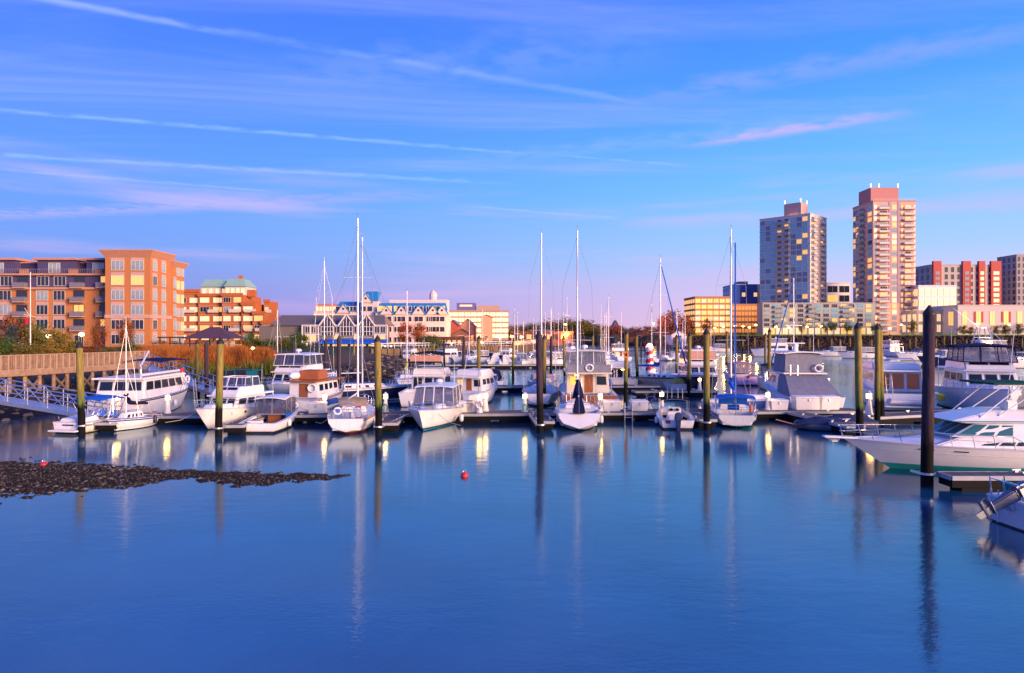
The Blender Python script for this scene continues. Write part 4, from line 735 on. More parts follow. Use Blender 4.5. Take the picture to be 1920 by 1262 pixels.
for p, t, lb in ((213, .5, 'lit lighthouse shaped pedestal behind the small blue sailboat'), (307, .5, 'lit lighthouse pedestal at the trawler stern ladder'), (449, .6, 'lit lighthouse pedestal behind the flybridge cruiser'), (606, .4, 'lit lighthouse pedestal beside the dock box near the teak trawler'), (721, .5, 'lit lighthouse pedestal behind the pile by the enclosed cruiser'), (899, -.3, 'lit lighthouse pedestal carrying a white life ring'), (911, .5, 'golden lit lighthouse pedestal beside the life ring post'), (984, .0, 'lit pedestal wrapped with green hose on the main dock'), (1125, -.1, 'lit pedestal with coiled hose beside the navy cover sloop'), (1246, .6, 'lit pedestal behind the outboard boat'), (1441, .1, 'lit lighthouse pedestal beside the sportfisher dock box')):
    x, y = D(SX(p), t); q = pedestal(x, y, lb)
    if p in (899, 1125):
        mb = MB(); pts = [(.17*math.cos(a), -.2, .5+.22*math.sin(a)) for a in np.linspace(0, 6.283, 17)]; mb.tube(pts, .05, 6); mb.build('life_ring' if p == 899 else 'hose_coil', white, q, smooth=60)
    if p in (984, 721): mb = MB(); mb.tube([(.15*math.cos(a), -.14+.04*math.sin(a*3), .25+.2*math.sin(a)+.0) for a in np.linspace(0, 12.5, 30)], .03, 5); mb.build('hose_coil', greenp, q)
x, y = G(1637, 797)[:2]; pedestal(x+.1, 38.5, 'tall white lighthouse pedestal on the side dock', .5, 1.35)
pedestal(-2.4, 59.7, 'white pedestal with life ring on the dock by the navy covered boat', .5, 1.15, lit=False); pedestal(-.2, 59.8, 'mint green pedestal on the dock by the grey cruiser', .5, 1.1, lit=False, body=mat('mint_paint', (.10, .5, .38), .5))
pedestal(15.2, 55.3, 'lit pedestal before the tan sailboat', .5, 1.1)
# striped light post
p0 = G(1218, 705); e = thing('striped_light_post', 'red and white spiral striped light post on the rear dock', 'post', (p0.x, p0.y, 0)); h = Z(648, p0.y); mb = MB(); n = 20; r = .5; rows = []
for i in range(25): z = h*i/24*.96; rr = r*(1-.12*i/24); rows.append([(rr*math.cos(2*math.pi*k/n), rr*math.sin(2*math.pi*k/n), z) for k in range(n+1)])
mb.grid([q[::-1] for q in rows]); mb.m = [1 if ((i//n)*.16+(i % n)*2.0/n/2) % 1 < .5 else 0 for i in range(len(mb.f))]; mb.build('barrel', [white, redp], e, smooth=50)
mb = MB(); mb.lathe([(.5, h*.96), (.32, h*.98), (.32, h*1.04), (.05, h*1.08)], 14); mb.build('lantern', mat('peach_lamp', (1, .7, .5), .4, var=0, emit=((1, .55, .3), 4)), e)
# small ladder on the dock front
x, y = D(SX(1171), -1.0); e = thing('dock_ladder', 'aluminium swim ladder hanging on the dock front by the white box', 'ladder', (x, y-.06, -.5)); mb = MB()
for s in (-.22, .22): mb.tube([(s, 0, 0), (s, 0, 1.6)], .025, 6)
mb.build('rail', alu, e)
for i in range(5): mb = MB(); mb.tube([(-.22, 0, .15+i*.3), (.22, 0, .15+i*.3)], .02, 6); mb.build('rung', alu, e)
# bicycle on the dock
x, y = D(SX(1221), .5); e = thing('bicycle', 'dark bicycle parked on the main dock behind the white box', 'bicycle', (x, y, .5), R(20))
for q in (-.5, .5): mb = MB(); mb.tube([(q+.32*math.cos(a), 0, .34+.32*math.sin(a)) for a in np.linspace(0, 6.283, 19)], .02, 5); mb.build('wheel', rubber, e)
mb = MB()
for p_, q_ in (((-.5, 0, .34), (-.05, 0, .32)), ((-.5, 0, .34), (-.15, 0, .78)), ((-.05, 0, .32), (-.18, 0, .92)), ((-.15, 0, .78), (.36, 0, .82)), ((-.05, 0, .32), (.36, 0, .76)), ((.36, 0, .95), (.5, 0, .34))): mb.tube([p_, q_], .018, 5)
mb.build('frame', bluep, e); mb = MB(); mb.box((-.2, 0, .95), (.26, .12, .05)); mb.build('saddle', rubber, e); mb = MB(); mb.tube([(.3, -.25, 1.0), (.36, 0, .96), (.3, .25, 1.0)], .015, 5); mb.build('handlebar', rubber, e)
# boardwalk
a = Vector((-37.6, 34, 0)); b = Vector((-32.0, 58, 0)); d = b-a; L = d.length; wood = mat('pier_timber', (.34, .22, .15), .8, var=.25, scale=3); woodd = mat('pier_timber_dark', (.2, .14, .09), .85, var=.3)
e = thing('boardwalk', 'raised timber boardwalk on posts with solid plank railing above the mud', 'boardwalk', (a.x, a.y, 0), math.atan2(d.y, d.x)); yy = -1.3   # railing on the water side
mb = MB(); n = int(L/.18)
for i in range(n): mb.box(((i+.5)*L/n, 0, 2.52), (L/n-.012, 2.7, .06))
mb.build('decking', wood, e, kind='stuff')
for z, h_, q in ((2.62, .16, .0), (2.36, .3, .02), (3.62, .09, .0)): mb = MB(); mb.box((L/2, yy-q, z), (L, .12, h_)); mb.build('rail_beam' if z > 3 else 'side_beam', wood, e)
n = int(L/.52)
for i in range(n+1): mb = MB(); mb.box((i*L/n, yy-.03, 3.08), (.09, .12, 1.12)); mb.build('railing_post', mat('pier_timber_pale', (.42, .30, .21), .8), e)
for i in range(n):
    for k in range(4): mb = MB(); mb.box(((i+.5+(k-1.5)*.22)*L/n, yy+.04, 3.15), (L/n*.13, .03, .85)); mb.build('baluster', wood, e)
n = int(L/1.1)
for i in range(n+1):
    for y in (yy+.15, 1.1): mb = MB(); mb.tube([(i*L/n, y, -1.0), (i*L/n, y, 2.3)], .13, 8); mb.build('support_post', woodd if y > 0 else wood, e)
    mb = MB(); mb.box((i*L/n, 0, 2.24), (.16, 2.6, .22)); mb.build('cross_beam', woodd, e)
    if i < n and i % 2 == 0: mb = MB(); mb.bar((i*L/n, yy+.1, .9), ((i+1)*L/n, yy+.1, 2.0), .06, .16); mb.bar((i*L/n, yy+.06, 2.0), ((i+1)*L/n, yy+.06, .9), .06, .16); mb.build('brace', woodd, e)
def gangway(label, a, b, w=1.2, ht=1.0, n=9):
    a, b = Vector(a), Vector(b); d = b-a; L = Vector((d.x, d.y, 0)).length; e = thing('gangway', label, 'gangway', a, math.atan2(d.y, d.x)); s = d.z/L
    def P(x, y, z): return (x, y, s*x+z)
    mb = MB(); mb.hexa([P(0, -w/2, -.06), P(L, -w/2, -.06), P(L, w/2, -.06), P(0, w/2, -.06)], [P(0, -w/2, .0), P(L, -w/2, .0), P(L, w/2, .0), P(0, w/2, .0)]); mb.build('deck', alu, e)
    for y in (-w/2, w/2):
        mb = MB(); mb.bar(P(0, y, -.06), P(L, y, -.06), .09, .22); mb.build('bottom_chord', alu, e)
        for z in (ht, ht*.55): mb = MB(); mb.tube([P(0, y, z), P(L, y, z)], .035, 6); mb.build('rail', alu, e)
        for i in range(n+1): mb = MB(); mb.tube([P(i*L/n, y, 0), P(i*L/n, y, ht)], .028, 6); mb.build('upright', alu, e)
        for i in range(n): mb = MB(); mb.tube([P(i*L/n, y, 0 if i % 2 else ht), P((i+1)*L/n, y, ht if i % 2 else 0)], .024, 6); mb.build('diagonal', alu, e)
gangway('aluminium truss gangway sloping down to the boats from the boardwalk side', (-35.5, 38.4, 2.5), (-21.8, 37.5, .46), n=12)
gangway('second aluminium gangway sloping from the boardwalk end behind the trawler', (-31.3, 57.2, 2.5), (-21.0, 50.5, .46))
dock('landing_dock', 'small landing float under the second gangway', (-21.6, 49.6), (-14, 50.2), 1.6)
# promenade seawall
pts = [(-26, 126), (-19.5, 131), (-10, 152.5), (-1, 168), (8, 201), (5.5, 268)]
for i, (a, b) in enumerate(zip(pts[:-1], pts[1:])):
    a = Vector((*a, 0)); b = Vector((*b, 0)); d = b-a; L = d.length; e = thing('seawall', 'timber seawall with pale railing '+['by the restaurant terrace', 'below the blue roofed building', 'below the brick sheds', 'below the brilliant street lamp', 'along the boatyard shed'][i], 'seawall', (a.x, a.y, 0), math.atan2(d.y, d.x)); mb = MB(); mb.box((L/2, .4, .7), (L, .8, 3.4)); mb.build('wall', woodd, e)
    n = int(L/1.2)
    for k in range(n): mb = MB(); mb.box(((k+.5)*L/n, -.1, .8), (.25, .25, 3.3)); mb.build('sheet_post', woodd, e)
    mb = MB()
    for k in range(n): mb.box(((k+.5)*L/n, 0, 2.9), (.09, .09, 1.0))
    mb.box((L/2, 0, 3.4), (L, .1, .1)); mb.box((L/2, 0, 2.95), (L, .06, .08)); mb.build('railing', whitet, e)
# red buoys
for p, y, lb in ((871, 893, 'red round mooring buoy floating alone on open water'), (82, 873, 'red round buoy floating behind the gravel spit')):
    q = G(p, y); e = thing('mooring_buoy', lb, 'buoy', q); mb = MB(); mb.lathe([(.03, -.13), (.1, -.09), (.14, 0), (.13, .08), (.08, .13), (.03, .15)], 14); mb.build('float', redp, e, smooth=60); mb = MB(); mb.tube([(.05*math.cos(a), 0, .18+.05*math.sin(a)) for a in np.linspace(0, 6.283, 9)], .012, 5); mb.build('ring', alu, e)
# ------------------------------------------------------------------ boats: bow +x, port +y, waterline z = 0
class Hull: pass
def hull_mat():
    m = bpy.data.materials.new('weathered_white_topside'); m.use_nodes = True; t = m.node_tree; L = t.links.new; b = t.nodes['Principled BSDF']; tc = t.nodes.new('ShaderNodeTexCoord'); s = t.nodes.new('ShaderNodeSeparateXYZ'); L(tc.outputs['Object'], s.inputs[0])
    mp = t.nodes.new('ShaderNodeMapping'); mp.inputs['Scale'].default_value = (4, 4, .5); L(tc.outputs['Object'], mp.inputs[0]); n = t.nodes.new('ShaderNodeTexNoise'); n.inputs['Scale'].default_value = 2.2; n.inputs['Detail'].default_value = 7; L(mp.outputs[0], n.inputs[0])
    a = t.nodes.new('ShaderNodeMath'); a.operation = 'MULTIPLY_ADD'; L(n.outputs[0], a.inputs[0]); a.inputs[1].default_value = -.5; L(s.outputs[2], a.inputs[2])
    mr = t.nodes.new('ShaderNodeMapRange'); L(a.outputs[0], mr.inputs[0]); mr.inputs[1].default_value = -.28; mr.inputs[2].default_value = .22
    r = t.nodes.new('ShaderNodeValToRGB'); L(mr.outputs[0], r.inputs[0]); e = r.color_ramp.elements; e[0].color = (.34, .29, .2, 1); e[1].color = (.82, .82, .80, 1); e[1].position = .8; q = e.new(.4); q.color = (.66, .62, .54, 1)
    st = t.nodes.new('ShaderNodeMix'); st.data_type = 'RGBA'; st.blend_type = 'MULTIPLY'; st.inputs[0].default_value = .5; r2 = t.nodes.new('ShaderNodeValToRGB'); r2.color_ramp.elements[0].position = .3; r2.color_ramp.elements[0].color = (.8, .77, .72, 1); r2.color_ramp.elements[1].position = .55; L(n.outputs[0], r2.inputs[0]); L(r.outputs[0], st.inputs[6]); L(r2.outputs[0], st.inputs[7])
    L(st.outputs[2], b.inputs['Base Color']); b.inputs['Roughness'].default_value = .28; return m
hullwhite = hull_mat()
def mooring(e, h, L, pts):
    for a, b in pts: a, b = Vector(a), Vector(b); m = (a+b)/2-Vector((0, 0, .18)); mb = MB(); mb.tube([a, a.lerp(m, .6), m, m.lerp(b, .5), b], .018, 5); mb.build('mooring_line', mat('mooring_rope', (.55, .5, .42), .9), e)
def hull(e, L, B, fb, fs, top=None, bot=None, boot=None, stripe=None, tw=.88, rake=1.1, draft=.4, bp=2.3, wlf=.84, tr=0, deck=None, s0=.4, floor=.35, transom=None, nodeck=False, rnd=False, bz=.15):
    top = top or hullwhite; bot = bot or blkb; boot = boot or top; stripe = stripe or top; h = Hull(); h.L, h.B = L, B
    def b(s): return B/2*(tw+(1-tw)*math.sin(math.pi/2*min(1, s/.4)))*(1 if s < .4 else max(0, 1-((s-.4)/.6)**bp))
    def w(s): return B/2*wlf*(tw+(1-tw)*math.sin(math.pi/2*min(1, s/.4)))*(1 if s < .25 else max(0, 1-((s-.25)/.75)**1.9))
    def sh(s): return fs+(fb-fs)*s**1.6
    def pt(s, z, sg):
        hh = sh(s)
        if rnd:
            kz = -draft*math.sin(math.pi*min(1, s*1.05+.0))**.7+.16*(1-s)**4+.05*s**6 if s < .95 else -.05
            z = max(z, kz); y = b(s)*max(0, 1-((hh-z)/(hh-kz+1e-6))**2.3)**.55
        elif z <= 0: y = w(s)*max(0, 1+z/draft)**.6
        else: y = w(s)+(b(s)-w(s))*(z/hh)**.75
        x = -L/2+s*(L-rake)+rake*(s**2.2)*(max(z, -.3)/fb)+tr*(1-s)**8*z
        return (x, sg*max(y, .012), z)
    S = [i/17 for i in range(18)]; S = [1-(1-s)**1.25 for s in S]
    mb = MB(); bands = [0, 0, 1, 2, 2, 2, 3, 2]
    for sg in (1, -1):
        rows = []
        for s in S:
            hh = sh(s); zz = [-draft, -.1, .05, bz, bz+(hh-bz)*.35, bz+(hh-bz)*.7, hh-.17, hh-.08, hh]; rows.append([pt(s, z, sg) for z in zz])
        if sg > 0: rows = [r for r in rows[::-1]]
        o = len(mb.f); mb.grid(rows); k = len(rows[0])-1
        for i in range(o, len(mb.f)): mb.m[i] = bands[(i-o) % k]
        if sg > 0: pr = rows[-1]
        else: sr = rows[0]
    o = len(mb.v); k = len(pr); mb.v += pr+sr; mb.f += [(o+i, o+i+1, o+k+i+1, o+k+i) for i in range(k-1)]; mb.m += [0, 0, 1]+[4]*(k-4)
    h.obj = mb.build('hull', [bot, boot, top, stripe, transom or top], e, smooth=50)
    h.pt, h.sh, h.b = pt, sh, b
    if nodeck: return h
    dk = deck or offw; mb = MB(); rows = []; DS = [s0+(1-s0)*i/11 for i in range(12)]
    for s in DS:
        p = pt(s, sh(s), 1); y = max(0, p[1]-.05); z = p[2]-.03; rows.append([(p[0], y, z), (p[0], y*.5, z+.05), (p[0], 0, z+.07), (p[0], -y*.5, z+.05), (p[0], -y, z)])
    mb.grid(rows); r0 = rows[0]; mb.add([(r0[0][0], r0[0][1], floor), (r0[4][0], r0[4][1], floor)]+r0[::-1], [(0, 1, 2, 3, 4, 5, 6)]); mb.build('deck', dk, e, smooth=40)
    if s0 > .03:
        mb = MB(); CS = [s0*i/6 for i in range(7)]; rows = []
        for s in CS:
            p = pt(s, sh(s), 1); c = min(.2, p[1]*.3); xx = p[0]+(.12 if s == 0 else 0)
            rows.append([(p[0], p[1]-.01, p[2]), (xx, p[1]-c, p[2]+.015), (xx, p[1]-c-.04, floor), (xx, -(p[1]-c-.04), floor), (xx, -(p[1]-c), p[2]+.015), (p[0], -p[1]+.01, p[2])])
        mb.grid([r[::-1] for r in rows][::-1]); r0 = rows[0]; mb.add([(r0[0][0]-.01, r0[0][1], r0[0][2]), r0[1], r0[4], (r0[5][0]-.01, r0[5][1], r0[5][2])], [(0, 1, 2, 3)]); mb.add([r0[1], r0[2], r0[3], r0[4]], [(0, 1, 2, 3)]); mb.build('cockpit', dk, e)
    mb = MB()
    for sg in (1, -1): mb.tube([tuple(np.array(pt(s, sh(s), sg))+np.array((0, sg*.01, -.01))) for s in S], .03, 5)
    mb.build('rub_rail', stripe if stripe is not top else greyh, e, smooth=60)
    return h
def rail(e, h, s0=.45, s1=.99, ht=.55, n=6, name='bow_rail', m=None, mid=True):
    mb = MB(); top = []
    for sg in (1, -1):
        L_ = []
        for i in range(n+1):
            s = s0+(s1-s0)*i/n; p = Vector(h.pt(s, h.sh(s), sg)); p.y *= .95; q = p+Vector((.05+.1*s, 0, ht*(1 if i else .3))); mb.tube([p, q], .016, 5); L_.append(q)
        top.append(L_); mb.tube(L_, .02, 6)
        if mid: mb.tube([p_-Vector((0, 0, ht*.45)) for p_ in L_[1:]], .012, 5)
    mb.tube([top[0][-1], top[0][-1]+Vector((.12, -top[0][-1].y, 0)), top[1][-1]], .02, 6); mb.build(name, m or chrome, e, smooth=60)
def cabin(e, name, x0, x1, w0, w1, z0, z1, rf=.3, rb=.0, tb=.12, m=None, bevel=.05, rise=0):
    B4 = [(x0, -w0, z0), (x1, -w1, z0), (x1, w1, z0), (x0, w0, z0)]; T4 = [(x0+rb, -w0+tb, z1), (x1-rf, -w1+tb, z1+rise), (x1-rf, w1-tb, z1+rise), (x0+rb, w0-tb, z1)]
    mb = MB(); mb.hexa(B4, T4); o = mb.build(name, m or white, e, bevel=bevel)
    return o, {'r': [B4[0], B4[1], T4[1], T4[0]], 'f': [B4[1], B4[2], T4[2], T4[1]], 'l': [B4[2], B4[3], T4[3], T4[2]], 'b': [B4[3], B4[0], T4[0], T4[3]]}
def wins(p, Q, n, u0, u1, v0, v1, gap=.04, m=None, name='window', th=.02):
    for i in range(n):
        mb = MB(); a = u0+(u1-u0)*i/n+gap/2*(i > 0); b = u0+(u1-u0)*(i+1)/n-gap/2*(i < n-1); du = (b-a)*.05; dv = (v1-v0)*.06; fr_ = name in ('window', 'windscreen_pane', 'long_window'); (mb.panel(Q, a, b, v0, v1, th*.6, 1), mb.panel(Q, a+du, b-du, v0+dv, v1-dv, th, 0)) if fr_ else mb.panel(Q, a, b, v0, v1, th); mb.build(name, [m or dglass, greyh] if fr_ else m or dglass, p)
def sides(p, Q, *a, **k):
    for f in 'rl': wins(p, Q[f], *a, **k)
def bimini(e, x0, x1, w, z, m, posts=True, base=1.0, crown=.14, name='bimini', pm=None, n=3):
    mb = MB(); rows = [[(x, y*w, z+crown*(1-y*y)-.10*((2*(x-x0)/(x1-x0)-1)**2)) for y in np.linspace(1, -1, 9)] for x in np.linspace(x0, x1, 7)]; mb.sheet(rows[::-1], .05); mb.build(name, m, e, smooth=50)
    if posts:
        for x in np.linspace(x0+.05, x1-.05, n):
            xb = (x0+x1)/2+(x-(x0+x1)/2)*.4; zt = z-.08-.10*((2*(x-x0)/(x1-x0)-1)**2); mb = MB()
            mb.tube([(xb, w*.98, base), (x, w*.97, zt)]+[(x, y*w*.93, zt+crown*(1-y*y)) for y in (.7, .35, 0, -.35, -.7)]+[(x, -w*.97, zt), (xb, -w*.98, base)], .02, 5); mb.build(name+'_hoop', pm or chrome, e)
def enclosure(e, x0, x1, w, z0, z1, m=None, fm=None, nf=3, ns=3, rf=.25, tb=.12, panes=None):
    """clear vinyl panels in a light frame"""
    B4 = [(x0, -w, z0), (x1, -w, z0), (x1, w, z0), (x0, w, z0)]; T4 = [(x0+.05, -w+tb, z1), (x1-rf, -w+tb, z1), (x1-rf, w-tb, z1), (x0+.05, w-tb, z1)]
    Q = {'r': [B4[0], B4[1], T4[1], T4[0]], 'f': [B4[1], B4[2], T4[2], T4[1]], 'l': [B4[2], B4[3], T4[3], T4[2]], 'b': [B4[3], B4[0], T4[0], T4[3]]}; fm = fm or white
    mb = MB()
    for f, n in (('r', ns), ('l', ns), ('f', nf), ('b', nf)):
        q = [Vector(p) for p in Q[f]]
        for i in range(n+1): t = i/n; mb.bar(q[0].lerp(q[1], t), q[3].lerp(q[2], t), .05, .05)
        for a, b in ((0, 1), (3, 2)): mb.bar(q[a], q[b], .05, .06)
    fo = mb.build('enclosure_frame', fm, e)
    for f, n in (('r', ns), ('l', ns), ('f', nf), ('b', nf)): wins(e, Q[f], n, .01, .99, .03, .97, .03, panes or vinyl, 'clear_panel', .008)
    return Q
def antenna(e, x, y, z, h, n='antenna'): mb = MB(); mb.tube([(x, y, z), (x+.02, y, z+h*.5), (x+.08, y, z+h)], .014, 5, r2=.006); mb.build(n, white, e)
def radar(e, x, y, z, r=.3): mb = MB(); mb.lathe([(r*.2, -.2), (r*.2, 0), (r*.95, .02), (r, .1), (r*.9, .2), (r*.4, .27), (.02, .28)], 14, (x, y, z+.2)); mb.build('radar_dome', white, e, smooth=50)
def outboard(e, x, y, z, tilt=0, m=None, k=1.0):
    m = m or navy; mb = MB(); Mx = Matrix.Translation((x, y, z)) @ Matrix.Rotation(tilt, 4, 'Y') @ Matrix.Scale(k, 4)
    def T(mb_, name, mm, bev=None):
        mb_.v = [tuple(Mx @ Vector(v)) for v in mb_.v]; return mb_.build(name, mm, e, bevel=bev, smooth=50)
    mb.hexa([(-.42, -.2, .25), (.1, -.2, .25), (.1, .2, .25), (-.42, .2, .25)], [(-.36, -.15, .78), (.02, -.15, .68), (.02, .15, .68), (-.36, .15, .78)]); c = T(mb, 'outboard_cowl', m, .07)
    mb = MB(); mb.hexa([(-.26, -.07, -.55), (-.02, -.07, -.55), (-.02, .07, -.55), (-.26, .07, -.55)], [(-.34, -.13, .25), (.02, -.13, .25), (.02, .13, .25), (-.34, .13, .25)]); T(mb, 'outboard_leg', m, .03)
    mb = MB(); mb.box((-.2, 0, -.52), (.42, .26, .02)); mb.tube([(-.5, 0, -.72), (.05, 0, -.72), (.16, 0, -.72)], .07, 8, r2=.02); mb.hexa([(-.2, -.015, -1.0), (-.02, -.015, -.95), (-.02, .015, -.95), (-.2, .015, -1.0)], [(-.24, -.03, -.55), (0, -.03, -.55), (0, .03, -.55), (-.24, .03, -.55)])
    for a in (0, 2.09, 4.19): mb.hexa([(-.5, .02*math.cos(a)-.05*math.sin(a), -.72+.05*math.cos(a)), (-.46, .02, -.72), (-.46, .17*math.sin(a)+.05, -.72+.17*math.cos(a)), (-.5, .17*math.sin(a), -.72+.17*math.cos(a))], [(-.49, .02*math.cos(a)-.05*math.sin(a), -.71+.05*math.cos(a)), (-.45, .02, -.71), (-.45, .17*math.sin(a)+.05, -.71+.17*math.cos(a)), (-.49, .17*math.sin(a), -.71+.17*math.cos(a))])
    T(mb, 'propeller_foot', m); mb = MB(); mb.box((.05, 0, .08), (.18, .3, .4)); T(mb, 'clamp_bracket', alu)
def fender(e, x, y, z, m=None, r=.11, l=.55): mb = MB(); mb.lathe([(.02, -l/2), (r*.8, -l/2+.05), (r, -l/4), (r, l/4), (r*.8, l/2-.05), (.02, l/2)], 10, (x, y, z)); mb.build('fender', m or white, e, smooth=60)
def ring(e, x, y, z, r=.3, ax='x'):
    mb = MB(); mb.tube([(x, y+r*math.cos(a), z+r*math.sin(a)) if ax == 'x' else (x+r*math.cos(a), y, z+r*math.sin(a)) for a in np.linspace(0, 6.283, 21)], .07, 7); mb.build('life_ring', white, e, smooth=60)
def stays(e, mx, mz0, mz, h, wid, L, sp=(.55,)):
    S_ = [((L/2-.1, 0, h.sh(.98)), 'forestay'), ((-L/2+.1, 0, h.sh(0)), 'backstay')]
    for (p, n) in S_: mb = MB(); mb.tube([p, (mx, 0, mz*.97)], .011, 4); mb.build(n, wire, e)
    for s in (1, -1):
        q = (mx, s*wid*.75, mz0+(mz-mz0)*sp[-1]); mb = MB(); mb.tube([(mx-.15, s*wid, h.sh(.5)), q, (mx, 0, mz*.97)], .010, 4); mb.build('shroud', wire, e)
        mb = MB(); mb.tube([(mx-.4, s*wid, h.sh(.5)), (mx, s*.05, mz0+(mz-mz0)*sp[0])], .009, 4); mb.build('shroud', wire, e)
    for q in sp: mb = MB(); z = mz0+(mz-mz0)*q; mb.tube([(mx, -wid*.75, z), (mx, 0, z+.03), (mx, wid*.75, z)], .022, 5); mb.build('spreader', mastm, e)
def mast(e, x, z0, z1, r=.085): 
    mb = MB(); mb.tube([(x, 0, z0), (x, 0, (z0+z1)/2), (x, 0, z1)], r, 10, r2=r*.72); mb.build('mast', mastm, e, smooth=60); mb = MB(); mb.tube([(x, 0, z1), (x, 0, z1+.45)], .012, 4); mb.box((x-.1, 0, z1+.3), (.35, .03, .03)); mb.build('masthead_vane', wire, e)
def boom(e, x, z, L, cov=None, drop=0, r=.16):
    mb = MB(); mb.tube([(x, 0, z), (x-L, 0, z-drop)], .055, 8); mb.build('boom', mastm, e, smooth=60)
    if cov: mb = MB(); mb.tube([(x+.1, 0, z+.75), (x-.02, 0, z+.45), (x-.25, 0, z+.2), (x-L*.4, 0, z+.13-drop*.4), (x-L*.75, 0, z+.09-drop*.75), (x-L*.97, 0, z+.05-drop)], r*1.1, 9, r2=r*.6); mb.build('sail_cover', cov, e, smooth=60)
SC = {'bowrider': (.92, .85), 'trawler_yacht': (.96, .84), 'daysailer': (.85, .82), 'flybridge_cruiser': (.82, .80), 'console_fishing_boat': (.86, .70), 'red_bottom_sloop': (.86, .78), 'enclosed_cruiser': (.98, .76), 'navy_cover_sloop': (.80, .78), 'outboard_boat': (.82, .68), 'blue_canvas_sloop': (.88, .70), 'covered_dinghy': (1, 1), 'teal_stripe_cruiser': (.86, .74), 'skiff': (1, .95), 'grand_motor_yacht': (.90, .80), 'covered_sportfisher': (.95, .84), 'dinghy_yacht': (.92, .80), 'navy_bimini_yacht': (1.05, .92)}
def boat(name, label, cat, px_, py_, hd, L, end='c', group=None, X_=None, Y_=None):
    sc = SC.get(name, (.9, .82)); L = L*sc[0]
    p = G(px_, py_) if X_ is None else Vector((X_, Y_, 0)); a = R(hd); d = Vector((math.cos(a), math.sin(a), 0))
    if end == 's': p = p+d*L/2
    if end == 'b': p = p-d*L/2
    o = thing(name, label, cat, p, a, group); o.scale = (sc[0], sc[0], sc[1]); return o
def flybridge(e, L, B, fb, fs, hullkw={}, cz=1.15, fz=.95, win=None, fly='encl', top=None, cabm=None, x0=-.18, x1=.24, n=3, arch=False, rails=True, aft='door', flym=None, panes=None, trim=None):
    """motor yacht with saloon, flybridge and optional enclosure"""
    h = hull(e, L, B, fb, fs, s0=.30, **hullkw); cm = cabm or white; zd = (fb+fs)/2-.05; X0, X1 = L*x0, L*x1; w = B*.40
    c, Q = cabin(e, 'saloon', X0, X1, w, w*.86, zd-.3, zd+cz, .75, 0, .10, cm)
    sides(e, Q, n, .06, .9, .5, .88, m=win); wins(e, Q['f'], 3, .06, .94, .42, .88, m=win)
    if aft == 'door':
        wins(e, Q['b'], 1, .06, .3, .4, .86, m=litc if win is None else win); wins(e, Q['b'], 1, .42, .62, .05, .9, m=varn, name='door'); wins(e, Q['b'], 1, .7, .95, .4, .86, m=win)
    elif aft == 'glass': wins(e, Q['b'], 3, .05, .95, .1, .9, m=win or dglass)
    c2, Q2 = cabin(e, 'foredeck_trunk', X1-.6, L*.40, w*.78, w*.35, zd-.1, zd+.42, .5, 0, .12, cm)
    zf = zd+cz; mb = MB(); mb.hexa([(X0-L*.10, -w*1.04, zf-.02), (X1-.35, -w*.92, zf-.02), (X1-.35, w*.92, zf-.02), (X0-L*.10, w*1.04, zf-.02)], [(X0-L*.10, -w*1.04, zf+.09), (X1-.3, -w*.9, zf+.09), (X1-.3, w*.9, zf+.09), (X0-L*.10, w*1.04, zf+.09)]); mb.build('flybridge_deck', cm, e, bevel=.03)
    c3, Q3 = cabin(e, 'flybridge_coaming', X0+.1, X1-.55, w*.92, w*.8, zf+.08, zf+.62, .55, 0, .05, flym or cm); wins(e, Q3['f'], 2, .1, .9, .62, .92, m=win, name='windscreen')
    zt = zf+.62+fz
    if fly == 'encl':
        enclosure(e, X0+.15, X1-.75, w*.86, zf+.62, zt, fm=trim, panes=panes); mb = MB(); rows = [[(x, y*w*.9, zt+.12*(1-y*y)) for y in np.linspace(1, -1, 7)] for x in np.linspace(X0-.1, X1-.95, 5)]; mb.sheet(rows[::-1], .07); mb.build('hardtop', top or cm, e, smooth=50)
    elif fly == 'bimini': bimini(e, X0, X1-.6, w*.9, zt, top or navyc, base=zf+.55)
    if fly != 'none':
        radar(e, (X0+X1)/2-.3, 0, zt+.05, .28); antenna(e, X0+.2, w*.7, zt, 2.2); antenna(e, X0+.2, -w*.7, zt, 1.8)
    if rails: rail(e, h)
    mb = MB()
    for s in (1, -1):
        mb.tube([(X0-L*.09, s*w, zf+.08), (X0-L*.09, s*w, zf+.75)], .018, 5); mb.tube([(X0-L*.09, s*w, zf+.75), (X0+.1, s*w*.95, zf+.72)], .02, 5)
        mb.tube([(X0-L*.09, s*w, h.sh(.2)), (X0-L*.09, s*w, zf)], .025, 6)
    mb.tube([(X0-L*.09, -w, zf+.75), (X0-L*.09, w, zf+.75)], .02, 5); mb.build('aft_rail', chrome, e)
    mb = MB(); mb.tube([(X0-L*.06, w*.3, fs*.5), (X0-.1, w*.3, zf+.1)], .02, 5); mb.tube([(X0-L*.06, w*.55, fs*.5), (X0-.1, w*.55, zf+.1)], .02, 5)
    for i in range(5): t = (i+.5)/5; mb.tube([(X0-L*.06+(L*.06-.1)*t, w*.3, fs*.5+(zf+.1-fs*.5)*t), (X0-L*.06+(L*.06-.1)*t, w*.55, fs*.5+(zf+.1-fs*.5)*t)], .018, 5)
    mb.build('ladder', alu, e)
    h.zf, h.zt, h.zd, h.X0, h.X1, h.w = zf, zt, zd, X0, X1, w; return h
